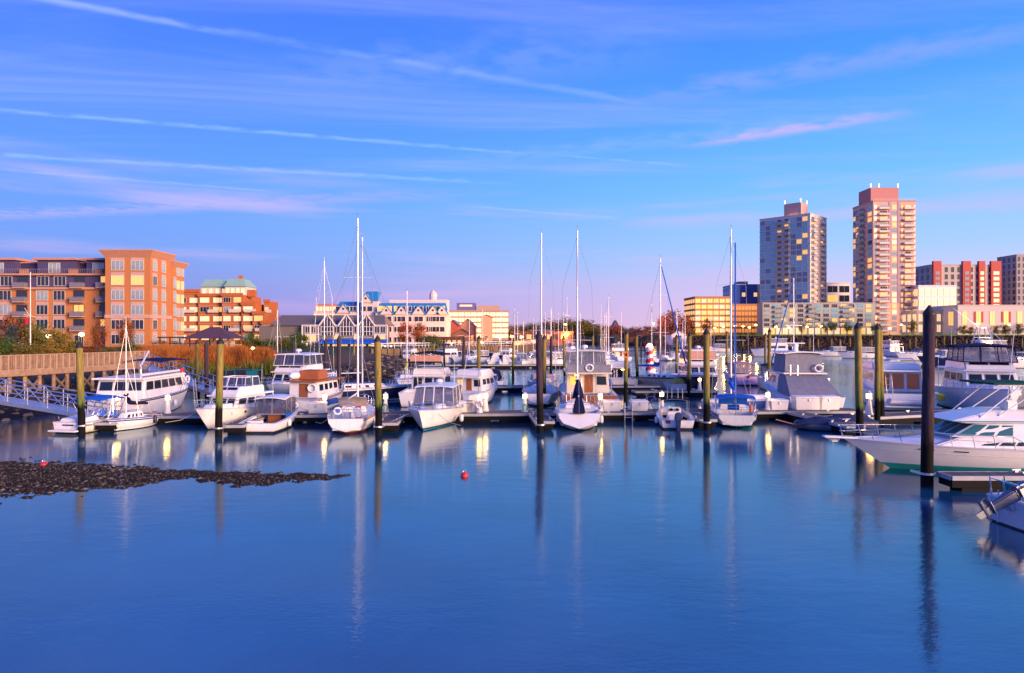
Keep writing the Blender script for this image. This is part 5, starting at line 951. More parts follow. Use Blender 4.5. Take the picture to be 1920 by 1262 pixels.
def express(e, L, B, fb, fs, hullkw={}, canvas=None, encl=True, win=None, arch=True):
    """express cruiser: long foredeck, raked windscreen, canvas top"""
    h = hull(e, L, B, fb, fs, s0=.42, **hullkw); z = h.sh(.6)
    c, Q = cabin(e, 'foredeck_trunk', -L*.02, L*.36, B*.34, B*.16, z-.15, z+.38, 1.2, 0, .14, white); sides(e, Q, 2, .1, .75, .3, .78, m=win)
    ws, Q2 = cabin(e, 'windscreen', -L*.10, L*.10, B*.40, B*.33, z+.05, z+.75, .75, .25, .1, chrome, .02)
    wins(e, Q2['f'], 3, .02, .98, .08, .94, m=win or tglass, name='windscreen_pane'); sides(e, Q2, 2, .03, .9, .1, .92, m=win or tglass, name='windscreen_pane')
    if encl: enclosure(e, -L*.34, L*.02, B*.38, z+.3, z+1.35, fm=canvas if canvas else white, nf=3, ns=3)
    if canvas: bimini(e, -L*.36, L*.03, B*.39, z+1.42, canvas, base=z)
    elif encl: bimini(e, -L*.36, L*.03, B*.39, z+1.42, white, False, name='hardtop')
    if arch:
        mb = MB(); mb.tube([(-L*.28, -B*.44, h.sh(.2)), (-L*.22, -B*.41, z+1.2), (-L*.22, -B*.3, z+1.65), (-L*.22, B*.3, z+1.65), (-L*.22, B*.41, z+1.2), (-L*.28, B*.44, h.sh(.2))], .07, 8); mb.build('radar_arch', white, e, smooth=60); radar(e, -L*.22, 0, z+1.65, .25)
    antenna(e, -L*.2, B*.38, z+1.2, 2.2); rail(e, h)
    mb = MB(); mb.box((-L/2-.25, 0, .22), (.55, B*.75, .07)); mb.build('swim_platform', white, e, bevel=.02); return h
def sloop(e, L, B, fb, fs, mz, hullkw={}, mx=.08, cov=None, dodger=None, bim=None, boomL=None, trunkm=None, furl=None, wheel=True, bz=None):
    mz = mz/e.scale.z
    hk = dict(s0=.34, floor=.25, tw=.62, rake=1.2, bp=1.9, wlf=.80, draft=.5, rnd=True); hk.update(hullkw); h = hull(e, L, B, fb, fs, **hk); z = h.sh(.5)
    c, Q = cabin(e, 'cabin_trunk', -L*.14, L*.26, B*.30, B*.18, z-.12, z+.36, .4, .1, .1, trunkm or white); sides(e, Q, 4, .1, .88, .35, .78, .1)
    x = L*mx; z0 = z+.3; mast(e, x, z0, mz, .068 if mz > 8 else .045); bz = bz or z0+.85; boom(e, x-.1, bz, boomL or L*.40, cov, .05); stays(e, x, z0, mz, h, B*.44, L, (.5,) if mz < 13 else (.36, .68))
    mb = MB(); mb.tube([(x-L*.36, 0, bz), (x-L*.3, 0, fs+.2)], .012, 4); mb.tube([(-L*.42, 0, fs), (x-L*.38, 0, bz)], .012, 4); mb.build('mainsheet', wire, e)
    if L < 6: return h
    rail(e, h, .72, .99, .55, 3, 'pulpit'); mb = MB()
    for sg in (1, -1):
        P0 = None
        for i in range(7): s = .02+.7*i/6; p = Vector(h.pt(s, h.sh(s), sg)); p.y *= .95; q = p+Vector((0, 0, .6)); mb.tube([p, q], .013, 4); (mb.tube([P0, q], .008, 4), mb.tube([P0-Vector((0, 0, .3)), q-Vector((0, 0, .3))], .007, 4)) if P0 else None; P0 = q
    p = h.pt(.02, h.sh(.02), 1); mb.tube([(p[0], p[1]*.95, p[2]+.6), (p[0]-.1, 0, p[2]+.6), (p[0], -p[1]*.95, p[2]+.6)], .016, 5); mb.build('lifelines', chrome, e)
    if dodger:
        mb = MB(); rows = [[(-L*.14-.55+.9*t*.9-(.25 if t > .7 else 0)*0, y*B*.31, z+.36+(.75-.1*y*y)*math.sin(math.pi/2*min(1, 1.25*(1-t)+.02))) for y in np.linspace(1, -1, 7)] for t in np.linspace(0, 1, 6)]; mb.sheet(rows[::-1], .03); mb.build('dodger', dodger, e, smooth=60)
    if bim: bimini(e, -L*.45, -L*.2, B*.40, z+1.25, bim, base=h.sh(.2), n=3)
    if furl: mb = MB(); mb.tube([(L/2-.12, 0, h.sh(.98)+.3), (x+.2, 0, mz*.93)], .085, 7, r2=.045); mb.build('furled_jib', furl, e, smooth=60)
    if wheel: mb = MB(); mb.tube([(-L*.33, .4*math.cos(a), fs+.25+.4*math.sin(a)) for a in np.linspace(0, 6.283, 17)], .016, 5); mb.tube([(-L*.31, 0, .25), (-L*.31, 0, fs+.25)], .07, 8); mb.build('steering_wheel', chrome, e)
    return h
# ---- front rank -----------------------------------------------------------
e = boat('bowrider', 'small white bowrider with bright blue bimini at the gangway foot', 'boat', 128, 813, 80, 5.4, 's'); h = hull(e, 5.4, 2.2, .85, .65, s0=.62, rake=.9); c, Q = cabin(e, 'windscreen', -.1, .75, .85, .7, .72, 1.12, .5, .1, .08, chrome, .02); wins(e, Q['f'], 2, .03, .97, .1, .92, m=tglass, name='windscreen_pane'); sides(e, Q, 1, .05, .9, .1, .9, m=tglass, name='windscreen_pane'); bimini(e, -1.5, .5, .95, 1.95, brightblue, base=.7)
mb = MB(); mb.hexa([(-2.5, -.8, .5), (-1.2, -.8, .5), (-1.2, .8, .5), (-2.5, .8, .5)], [(-2.5, -.7, .85), (-1.4, -.7, .95), (-1.4, .7, .95), (-2.5, .7, .85)]); mb.build('sun_pad', white, e, bevel=.06); mb = MB(); mb.box((-2.95, 0, .2), (.5, 1.7, .08)); mb.build('swim_platform', white, e, bevel=.02); mb = MB(); mb.box((-2.72, 0, .5), (.02, .7, .08)); mb.build('registration_stripe', navy, e)
# big trawler
e = boat('trawler_yacht', 'large white trawler yacht with long dark saloon windows behind the gangway', 'boat', 213, 786, 91, 10, 's'); h = hull(e, 10, 3.7, 1.75, 1.35, s0=.12, floor=.8, stripe=navy, boot=white)
c, Q = cabin(e, 'saloon', -4.4, 1.9, 1.55, 1.35, 1.2, 2.75, .55, .3, .1, white); sides(e, Q, 5, .03, .95, .46, .9, .012); wins(e, Q['f'], 3, .05, .95, .4, .9); wins(e, Q['b'], 3, .05, .95, .46, .9, .02)
mb = MB(); mb.hexa([(-4.6, -1.62, 2.74), (1.75, -1.4, 2.74), (1.75, 1.4, 2.74), (-4.6, 1.62, 2.74)], [(-4.6, -1.62, 2.86), (1.6, -1.35, 2.9), (1.6, 1.35, 2.9), (-4.6, 1.62, 2.86)]); mb.build('roof', white, e, bevel=.03)
mb = MB(); mb.tube([(-4.2, -1.3, 3.05), (1.0, -1.2, 3.1)], .1, 8); mb.build('rolled_awning', offw, e, smooth=60); mb = MB(); mb.tube([(-4.1, -1.2, 2.8), (-4.1, -1.2, 3.5), (-3.9, -1.1, 3.75), (-1.2, -.2, 4.7)], .06, 8); mb.build('davit', white, e, smooth=60)
bimini(e, -1.6, 2.4, 1.3, 4.0, navyc, base=2.85); c, Q2 = cabin(e, 'wheelhouse', 1.2, 2.9, 1.25, 1.0, 1.5, 2.9, .5, 0, .1, white); wins(e, Q2['f'], 2, .1, .9, .5, .88); rail(e, h, .55, .99, .7); ring(e, 2.0, -1.35, 2.3, .26, 'y'); mb = MB(); mb.tube([(1.5, -1.2, 2.95), (1.5, -1.2, 3.25)], .14, 8); mb.build('red_lantern', redp, e); fender(e, -1, -1.9, .7)
mb = MB()
for s in (0, .4): mb.tube([(2.3+s, -1.75, .3), (2.3+s, -1.6, 2.3)], .025, 5)
for i in range(6): mb.tube([(2.3, -1.73, .5+i*.3), (2.7, -1.73, .5+i*.3)], .018, 5)
mb.build('ladder', alu, e)
# small daysailer
e = boat('daysailer', 'small white daysailer with blue gunwale stripe and navy boom cover', 'sailboat', 247, 803, 262, 4.6); h = sloop(e, 4.3, 1.7, .82, .68, 5.55, dict(stripe=bluep, boot=white, rake=.7, draft=.3, tw=.8), mx=.12, cov=navyc, wheel=False, boomL=1.9, bz=1.5); mb = MB(); mb.box((-2.2, 0, .35), (.06, .3, .8)); mb.build('rudder', orange, e)
# flybridge cruiser, bow to the left
e = boat('flybridge_cruiser', 'white flybridge cruiser with teal ladder cover behind the thick green pile', 'boat', 366, 811, 258, 8.8, 'b'); h = flybridge(e, 8.8, 3.1, 1.5, 1.0, dict(rake=1.3, bp=2.6, wlf=.72), cz=.85, fz=.8, fly='none', n=3); mb = MB(); Xc = h.X0
mb.tube([(Xc, -1.1, h.zf), (Xc+.3, -1.1, h.zf+1.7), (Xc+.3, 1.1, h.zf+1.7), (Xc, 1.1, h.zf)], .03, 6); mb.tube([(Xc+1.6, -1.0, h.zf+.5), (Xc+1.4, -1.0, h.zf+1.65), (Xc+.3, -1.1, h.zf+1.7)], .025, 6); mb.tube([(Xc+1.6, 1.0, h.zf+.5), (Xc+1.4, 1.0, h.zf+1.65), (Xc+.3, 1.1, h.zf+1.7)], .025, 6); mb.build('flybridge_frame', tealc, e, smooth=60)
mb = MB(); mb.sheet([[(Xc+.1+.2*t, y, h.zf+.5+1.1*t) for y in (-.2, .25, .7)] for t in (0, .5, 1)], .03); mb.build('ladder_cover', tealc, e); enclosure(e, Xc+.5, Xc+2.3, 1.05, h.zf+.6, h.zf+1.25, nf=3, ns=2)
for x in (1.5, 2.5): mb = MB(); p = h.pt(.5+x/8.8, 1.0, 1); mb.tube([(p[0], p[1]-.03, p[2]), (p[0], p[1]+.03, p[2])], .09, 10); mb.build('porthole', dglass, e)
# fishing boat with console
e = boat('console_fishing_boat', 'white fishing boat with grey canvas T top, teak console and blue side curtain', 'boat', 482, 813, 90, 6.8, 's'); h = hull(e, 6.8, 2.5, 1.35, .72, s0=.72, floor=.3, stripe=white, boot=blkb, rake=.9); bimini(e, -1.4, 1.0, .95, 2.35, white, base=.35, pm=dframe, n=3); c, Q = cabin(e, 'console', -.5, .45, .45, .4, .3, 1.35, .25, 0, .05, varn); wins(e, Q['f'], 1, .1, .9, .75, .98, m=tglass, name='windscreen_pane')
mb = MB(); mb.hexa([(-1.0, -.95, .3), (.6, -.95, .3), (.6, -.9, .3), (-1.0, -.9, .3)], [(-1.0, -.95, 1.1), (.6, -.95, 1.1), (.6, -.9, 1.1), (-1.0, -.9, 1.1)]); mb.build('side_curtain', brightblue, e); enclosure(e, -.9, .9, .9, 1.05, 2.3, nf=2, ns=2, rf=.1, tb=.02, fm=alu); mb = MB(); mb.box((-2.5, .5, .55), (.6, .9, .5)); mb.build('fish_box', white, e, bevel=.04); antenna(e, -.2, .9, 2.3, 2.6); rail(e, h, .7, .98, .4, 3); ring(e, 1.1, -.7, 1.5, .25)
# white sailboat with red bottom
e = boat('red_bottom_sloop', 'white sloop with red bottom paint and tall mast beside the green pile', 'sailboat', 648, 815, 95, 8.6, 's'); h = sloop(e, 8.6, 2.8, 1.25, 1.0, 11.6, dict(bot=redb, boot=redb, stripe=mat('brown_stripe', (.25, .07, .04), .4), tw=.72), mx=.10, dodger=mat('tan_canvas', (.4, .33, .30), .8), boomL=3.6); mb = MB(); mb.tube([(-3.9, .9*math.cos(a), 1.0+.95*math.sin(a)) for a in np.linspace(0, 3.14159, 13)], .03, 6); mb.build('stern_arch', chrome, e); ring(e, -4.1, .5, 1.5, .2); mb = MB(); mb.box((-3.2, -.5, 1.3), (.5, .4, .6)); mb.build('locker', white, e); mb = MB(); mb.box((-2.7, -.5, 1.25), (.2, .35, .8)); mb.build('red_cushion', redp, e)
# enclosed cruiser bow on
e = boat('enclosed_cruiser', 'white cruiser with aqua bottom, bow out, clear enclosed helm', 'boat', 785, 812, 264, 8.2, 'b'); h = hull(e, 8.2, 3.15, 1.5, 1.0, bot=aqua, boot=navy, s0=.36, rake=1.0, bp=2.5, wlf=.76); c, Q = cabin(e, 'cuddy', -.6, 2.6, 1.05, .6, 1.05, 1.55, 1.0, 0, .15, white); enclosure(e, -2.4, .7, 1.2, 1.3, 2.75, nf=4, ns=3, rf=.35); bimini(e, -2.5, .5, 1.15, 2.8, white, False, name='hardtop'); rail(e, h, .55, .99, .5, 5); antenna(e, -1, .9, 2.8, 3.4); antenna(e, -1, -.9, 2.8, 3.6)
for y in (-1.15, 1.15): mb = MB(); mb.tube([(-1.0, y, 1.0), (-1.6, y*1.5, 6.2)], .02, 5, r2=.008); mb.build('outrigger', white, e)
mb = MB(); mb.box((1.6, 0, 1.62), (.6, .5, .06)); mb.build('deck_hatch', dglass, e); radar(e, -1, 0, 2.75, .22)
# navy cover sloop, stern on
e = boat('navy_cover_sloop', 'white sloop stern on with open transom and navy mainsail cover', 'sailboat', 1086, 809, 86, 9.2, 's'); h = sloop(e, 9.2, 3.1, 1.3, 1.1, 11.0, dict(tr=.75, tw=.86, transom=white, draft=.35), mx=.02, cov=navyc, boomL=3.7, bz=2.3); mb = MB(); mb.hexa([(-4.1, -.45, 1.1), (-2.9, -.4, 1.1), (-2.9, .4, 1.1), (-4.1, .45, 1.1)], [(-3.9, -.3, 1.85), (-3.0, -.12, 2.4), (-3.0, .12, 2.4), (-3.9, .3, 1.85)]); mb.build('helm_cover', navyc, e, bevel=.08)
mb = MB(); mb.lathe([(.42, 0), (.33, .5), (.2, 1.0), (.07, 1.3)], 10, (-2.2, 0, 2.0), sx=.8); mb.build('boom_end_cover', navyc, e, smooth=60); mb = MB(); mb.box((-4.05, 0, .55), (.04, .45, .07)); mb.build('name_plate', dglass, e); mb = MB(); mb.tube([(-4.2, .9, .3), (-3.75, .9, 1.0)], .02, 5); mb.tube([(-4.2, .65, .3), (-3.75, .65, 1.0)], .02, 5); mb.build('swim_ladder', chrome, e)
# outboard centre console
e = boat('outboard_boat', 'white center console with single navy outboard and black T top', 'boat', 1271, 806, 82, 6.2, 's'); h = hull(e, 6.2, 2.35, 1.1, .72, s0=.75, floor=.3, rake=.9, boot=rubber); outboard(e, -3.15, 0, .45, 0, mat('outboard_navy', (.03, .045, .12), .3), 1.25); c, Q = cabin(e, 'console', -.6, .3, .5, .42, .3, 1.4, .2, 0, .05, white); wins(e, Q['f'], 1, .1, .9, .7, .95, m=tglass, name='windscreen_pane'); bimini(e, -1.3, .7, .95, 2.2, blackc, base=.3, pm=alu); mb = MB(); mb.box((-1.3, 0, .6), (.5, .9, .6)); mb.build('leaning_seat', white, e, bevel=.05); mb = MB(); mb.box((-3.11, .62, .6), (.03, .3, .26)); mb.build('red_tag', redp, e)
for y in (-.5, -.2, .2, .5): antenna(e, -1.2, y, 2.2, .9, 'rod_holder')
for y in (-.2, .2): mb = MB(); mb.tube([(-.72, y, 1.25), (-.66, y, 1.25)], .13, 10); mb.build('gauge', dglass, e)
# blue canvas sailboat
e = boat('blue_canvas_sloop', 'white sloop stern on with bright blue bimini, sail cover and orange horseshoe buoy', 'sailboat', 1381, 803, 76, 8.8, 's'); h = sloop(e, 8.8, 2.9, 1.2, 1.0, 11.3, dict(stripe=bluep, boot=teal, bot=blkb, tw=.72, tr=-.15, bz=.2), mx=.06, cov=brightblue, bim=brightblue, dodger=brightblue, furl=None, bz=2.7, boomL=3.0); mb = MB(); mb.tube([(.45, -.28, 2.0), (.48, -.28, 15.0)], .065, 7, r2=.045); mb.build('hoisted_blue_cover', brightblue, e, smooth=60); mb = MB(); mb.tube([(-4.2, -.85, 1.25), (-4.2, -.85, 1.75)], .1, 8); mb.build('horseshoe_buoy', orange, e); mb = MB(); mb.sheet([[(-3.9, y, z) for y in (-.2, .5)] for z in (1.75, 1.35)], .03); mb.build('weather_cloth', brightblue, e)
# covered dinghies
for k, (p, y, lb, hd) in enumerate(((1545, 806, 'inflatable dinghy under dark blue cover at the dock corner', 160), (1590, 800, 'second covered inflatable dinghy tucked beside the green pile', 175))):
    e = boat('covered_dinghy', lb, 'dinghy', p, y, hd, 2.8); mb = MB(); mb.tube([(-1.3, .55, .2), (.6, .55, .2), (1.15, .3, .25), (1.3, 0, .28), (1.15, -.3, .25), (.6, -.55, .2), (-1.3, -.55, .2)], .2, 9); mb.build('inflatable_tube', mat('grey_hypalon', (.10, .10, .12), .6), e, smooth=60)
    mb = MB(); rows = [[(x, y*.68, .34+.34*(1-(x/1.5)**2)*(1-y*y*.8)+.03*math.sin(x*6+y*3)) for y in np.linspace(1, -1, 9)] for x in np.linspace(-1.35, 1.4, 12)]; mb.sheet(rows[::-1], .04); mb.build('cover', mat('dinghy_cover', (.035, .05, .11), .75, bump=.5, bscale=3), e, smooth=60); mb = MB(); mb.tube([(1.2, .3, .2), (2.4, 1.3, .6)], .025, 5); mb.build('oar', varn, e)
# the teal striped cruiser on the right
e = boat('teal_stripe_cruiser', 'white sport cruiser with teal boot stripe, raked hardtop and bow rail', 'boat', 1578, 877, 179, 10.2, 'b')
h = hull(e, 10.2, 3.4, 1.55, 1.12, top=mat('ivory_gelcoat', (.74, .73, .68), .25, var=.04), bot=teal, boot=teal, bz=.3, s0=.34, rake=2.1, bp=2.6, wlf=.74, tw=.92)
ivory = MC['ivory_gelcoat']; z = 1.3; c, Q = cabin(e, 'foredeck_trunk', -.4, 3.7, 1.3, .55, 1.25, 1.62, 1.9, 0, .2, white, .08)
c, Q = cabin(e, 'cabin_side', -2.4, 2.1, 1.45, 1.15, 1.2, 1.78, 1.6, 0, .08, white, .06); sides(e, Q, 3, .42, .93, .28, .62, .012, dglass, 'long_window'); c, Q = cabin(e, 'deckhouse', -2.3, 1.0, 1.32, 1.05, 1.76, 2.42, 1.15, .25, .14, white, .03); sides(e, Q, 3, .04, .74, .08, .9, .03, tglass); wins(e, Q['f'], 3, .04, .96, .06, .95, .03, tglass, 'windscreen_pane')
for f, s in (('r', 1), ('l', 0)): mb = MB(); mb.panel(Q[f], .76 if s else .03, .97 if s else .24, .1, .9, .022); mb.build('quarter_window', tglass, e)
mb = MB(); mb.hexa([(-3.2, -1.3, 2.42), (.35, -1.05, 2.42), (.35, 1.05, 2.42), (-3.2, 1.3, 2.42)], [(-3.1, -1.36, 2.56), (1.0, -1.1, 2.54), (1.0, 1.1, 2.54), (-3.1, 1.36, 2.56)]); mb.hexa([(-3.1, -1.36, 2.56), (1.0, -1.1, 2.54), (1.0, 1.1, 2.54), (-3.1, 1.36, 2.56)], [(-2.4, -.9, 3.02), (-.9, -.8, 3.02), (-.9, .8, 3.02), (-2.4, .9, 3.02)]); mb.build('flybridge_hardtop', white, e, bevel=.05)
mb = MB(); mb.tube([(-3.1, -1.38, 2.56), (1.0, -1.12, 2.54), (1.0, 1.12, 2.54), (-3.1, 1.38, 2.56)], .02, 6); mb.build('teal_pinstripe', teal, e)
for y in (-.8, .8):
    mb = MB(); mb.tube([(-3.2, y*1.6, 2.5), (-2.9, y*1.35, 4.3), (-.9, y*1.35, 4.3)], .03, 6); mb.tube([(-.2, y*1.3, 2.7), (-1.9, y*1.35, 4.3)], .03, 6); mb.tube([(-1.0, y*1.3, 2.8), (-2.8, y*1.35, 4.2)], .025, 6); mb.tube([(-3.5, y*1.8, 1.2), (-2.3, y*1.5, 2.9)], .03, 6); mb.build('tower_leg', white, e)
mb = MB(); mb.box((-1.9, 0, 4.36), (2.4, 2.3, .09)); mb.build('tower_canopy', greenc, e, bevel=.03); mb = MB(); mb.box((-1.9, .3, 3.25), (.5, .5, .5)); mb.build('helm_seat', white, e, bevel=.06)
for y in (-1.3, 1.3): mb = MB(); mb.tube([(-2.9, y, 2.4), (-3.6, y*1.3, 7.4)], .022, 5, r2=.01); mb.build('outrigger', white, e)
rail(e, h, .36, .995, .62, 8)
mb = MB(); mb.hexa([(4.5, -.28, 1.5), (5.9, -.16, 1.56), (5.9, .16, 1.56), (4.5, .28, 1.5)], [(4.5, -.28, 1.58), (5.9, -.16, 1.64), (5.9, .16, 1.64), (4.5, .28, 1.58)]); mb.build('bow_pulpit', white, e, bevel=.02); mb = MB(); mb.tube([(5.7, 0, 1.5), (5.2, 0, 1.42)], .05, 6); mb.box((5.45, 0, 1.38), (.25, .3, .06)); mb.build('anchor', alu, e)
for sg in (1, -1):
    for s, L_ in ((.80, .5), (.68, .6)):
        p = h.pt(s, h.sh(s)*.82, sg); q = h.pt(s-.05, h.sh(s-.05)*.82, sg); mb = MB(); mb.bar((p[0], p[1]+sg*.01, p[2]), (q[0], q[1]+sg*.01, q[2]), .03, .05); mb.build('portlight', dglass, e)
    mb = MB(); mb.tube([tuple(np.array(h.pt(s, h.sh(s)*.7, sg))+np.array((0, sg*.006, 0))) for s in np.linspace(0, .93, 14)], .012, 5); mb.build('feature_line', greyh, e); mb = MB(); p = h.pt(.12, .85, sg); mb.box((p[0], p[1]+sg*.01, .85), (.35, .03, .09)); mb.build('vent', dglass, e); p = h.pt(.28, .35, sg); mb = MB(); mb.tube([(p[0], p[1]-.02, .4), (p[0], p[1]+.02, .4)], .05, 8); mb.build('drain', rubber, e)
mb = MB(); mb.box((-2.5, -1.1, 2.1), (.06, .06, .75)); mb.build('teak_post', varn, e)
# skiff with tilted outboard
e = boat('skiff', 'grey white skiff with tilted silver outboard tied by the short dock', 'boat', 0, 0, 4, 4.6, 's', X_=12.95, Y_=17.7); h = hull(e, 4.6, 1.9, .85, .72, top=greyh, s0=.8, floor=.3, rake=.7, draft=.3); outboard(e, -2.35, 0, .65, R(62), mat('outboard_silver', (.16, .16, .2), .3, .3), .95); mb = MB(); mb.box((-1.9, -.1, .82), (.5, 1.3, .1)); mb.build('stern_bench', white, e, bevel=.03); mb = MB()
for x, y in ((-2.25, .7), (-2.2, .3), (-1.8, .75), (-2.25, -.7), (-1.6, -.8)): mb.tube([(x, y, .6), (x-.08, y, 1.25)], .018, 6)
mb.tube([(-2.3, .7, 1.2), (-2.28, -.7, 1.2), (-1.65, -.8, 1.2)], .018, 6); mb.build('stern_rail', chrome, e); mb = MB(); mb.tube([(-2.38, .62, .05), (-2.36, .62, .95)], .02, 5); mb.tube([(-2.38, .36, .05), (-2.36, .36, .95)], .02, 5); mb.build('boarding_ladder', alu, e); mb = MB(); mb.lathe([(.12, 0), (.14, .25), (.06, .3)], 10, (-2.0, .45, .85)); mb.build('fuel_bulb', tealc, e)
for o in list(bpy.data.objects):
    if o.parent is None and o.get('category') in ('boat', 'sailboat') and o.location.y < 46 and o.location.x < 12 and 'trawler' not in o.name:
        d = max(abs(v.co.x) for c in o.children if c.name.startswith('hull') for v in c.data.vertices); w = max(abs(v.co.y) for c in o.children if c.name.startswith('hull') for v in c.data.vertices)
        for k, xx in enumerate((-.45, .15)): fender(o, d*xx, (w+.06)*(1 if (len(o.name)+k) % 2 else -1), .5, navy if len(o.name) % 3 == 0 else None)
        mooring(o, None, 0, [((-d*.9, w*.8, .95), (-d*.55, w*1.5, .55)), ((d*.75, -w*.5, 1.15), (d*.95, -w*1.5, .55)), ((d*.75, w*.5, 1.15), (d*1.0, w*1.4, .55))])
# ---- second rank, behind the main dock ------------------------------------
e = boat('flybridge_yacht', 'white yacht with fully enclosed flybridge behind the teak trawler', 'boat', 560, 748, 262, 11, 'c'); h = flybridge(e, 11, 3.9, 1.8, 1.3, cz=1.15, fz=1.0, panes=None, n=3)
e = boat('teak_trawler', 'small trawler with varnished teak cabin, canoe rack and blue fender', 'boat', 548, 777, 80, 8.5, 's'); h = hull(e, 8.5, 2.9, 1.5, 1.05, boot=bluep, stripe=varn, s0=.26, rake=.6); c, Q = cabin(e, 'cabin', -2.6, 1.5, 1.15, .95, 1.1, 2.35, .3, 0, .06, white); sides(e, Q, 4, .06, .94, .42, .86, .06); wins(e, Q['b'], 1, .35, .65, .05, .9, m=varn, name='door'); wins(e, Q['f'], 3, .06, .94, .45, .88); mb = MB(); mb.box((-.5, 0, 2.42), (5.0, 2.4, .12)); mb.build('cabin_roof', varn, e, bevel=.03); mb = MB(); mb.box((-.8, .1, 2.85), (1.6, 1.5, .75)); mb.build('deck_locker', mat('brown_canvas', (.35, .12, .06), .8), e, bevel=.05); mb = MB(); mb.lathe([(.02, -.9), (.25, -.7), (.33, 0), (.25, .7), (.02, .9)], 12, (0, 0, 0)); o = mb.build('stowed_kayak', white, e, smooth=60); o.location = (-1.6, 1.1, 2.8); o.rotation_euler = (0, R(90), 0); ring(e, -2.7, -.7, 1.9, .3); rail(e, h, .5, .99, .5, 5); mb = MB(); mb.lathe([(.05, -.8), (.25, -.7), (.25, .7), (.05, .8)], 12, (0, 0, 0)); o = mb.build('blue_fender', bluep, e, smooth=50); o.location = (-1.5, -1.7, .75); o.rotation_euler = (0, R(90), 0)
e = boat('navy_ketch', 'navy hulled sailboat with clear dodger behind the red bottomed sloop', 'sailboat', 668, 752, 18, 10); h = sloop(e, 10, 3.1, 1.45, 1.15, 12.4, dict(top=navy, bot=redb, boot=white, stripe=white), mx=.05, cov=None, dodger=mat('vinyl_dodger', (.42, .40, .42), .4), bz=2.6)
e = boat('black_bimini_yacht', 'flybridge boat with black and peach bimini behind the enclosed cruiser', 'boat', 812, 752, 84, 10, 'c'); h = flybridge(e, 10, 3.6, 1.6, 1.2, cz=1.1, fly='none', aft='glass'); bimini(e, -2.6, .6, 1.35, h.zf+1.95, blackc, base=h.zf+.1, crown=.25); mb = MB(); mb.panel([(-2.6, 1.35, h.zf+1.3), (-2.6, -1.35, h.zf+1.3), (-2.6, -1.33, h.zf+1.85), (-2.6, 1.33, h.zf+1.85)], .02, .98, 0, 1); mb.build('peach_curtain', peach, e); mb = MB(); mb.tube([(-2.6, 1.38, h.zf+.9), (-2.62, 1.3, h.zf+1.25), (-2.62, -1.3, h.zf+1.25), (-2.6, -1.38, h.zf+.9)], .07, 7); mb.build('rolled_curtain', blackc, e)
e = boat('white_trawler', 'slim white trawler with dark side windows beside the enclosed cruiser', 'boat', 850, 765, 70, 9.0, 's'); h = flybridge(e, 9, 3.0, 1.6, 1.1, dict(boot=navy), cz=1.1, fly='none', n=3)
e = boat('grand_motor_yacht', 'cream motor yacht stern on with teak door, enclosed flybridge and warm cockpit light', 'boat', 1108, 773, 89, 12.0, 's'); h = flybridge(e, 12, 4.1, 1.9, 1.35, dict(top=cream, transom=varn, tw=.94, stripe=varn), cz=1.45, fz=1.2, n=3, cabm=cream, x0=-.30, x1=.22); ring(e, -4.75, 0, h.zf+.5, .27); mb = MB(); mb.panel([(-4.7, 1.66, h.zf+.1), (-4.7, -1.66, h.zf+.1), (-4.7, -1.62, h.zf+.72), (-4.7, 1.62, h.zf+.72)], 0, 1, 0, 1); mb.build('rail_cloth', greyc, e); mb = MB(); mb.box((-4.6, .9, h.zf-.12), (.25, .25, .06)); mb.build('cockpit_lamp', lampm, e)
for s in (1, -1): fender(e, -4.0, s*2.15, .8, bluep)
e = boat('covered_sportfisher', 'sportfisher stern on wrapped in grey canvas with white life ring', 'boat', 1533, 773, 85, 11, 's'); h = hull(e, 11, 3.9, 1.9, 1.15, s0=.04, floor=.9, tw=.94); c, Q = cabin(e, 'deckhouse', -1.8, 2.6, 1.6, 1.25, 1.3, 2.7, .9, 0, .12, white); sides(e, Q, 2, .05, .8, .4, .9); mb = MB(); mb.hexa([(-5.2, -1.75, 1.1), (-1.7, -1.6, 1.2), (-1.7, 1.6, 1.2), (-5.2, 1.75, 1.1)], [(-2.9, -1.42, 2.72), (-1.7, -1.42, 2.76), (-1.7, 1.42, 2.76), (-2.9, 1.42, 2.72)]); mb.build('cockpit_canvas', greyc, e, bevel=.06)
mb = MB(); mb.box((-1.0, 0, 2.82), (4.2, 3.1, .12)); mb.build('flybridge_deck', white, e, bevel=.04); c, Q = cabin(e, 'flybridge_canvas', -2.7, .9, 1.38, 1.15, 2.88, 4.45, .3, .15, .1, greyc, .06); mb = MB(); mb.sheet([[(x, y*1.4, 4.48+.12*(1-y*y)) for y in np.linspace(1, -1, 7)] for x in np.linspace(.8, -2.8, 5)], .09); mb.build('hardtop', white, e, smooth=50); ring(e, -2.85, -1.0, 3.25, .27); radar(e, -.8, 0, 4.75, .25); mb = MB(); mb.lathe([(.22, 0), (.2, .55), (.08, .6)], 10, (-.8, 0, 4.55)); mb.build('mast_base', white, e); mb = MB(); mb.box((-.8, 0, 5.25), (.12, 1.4, .08)); mb.build('radar_bar', white, e); antenna(e, -1.2, -1.2, 4.5, 2.6); rail(e, h, .5, .99, .7, 6); mb = MB()
for y in (.5, 1.0): mb.tube([(-2.95, y, 2.3), (-2.95, y, 3.5)], .02, 5)
mb.build('ladder_rail', chrome, e)
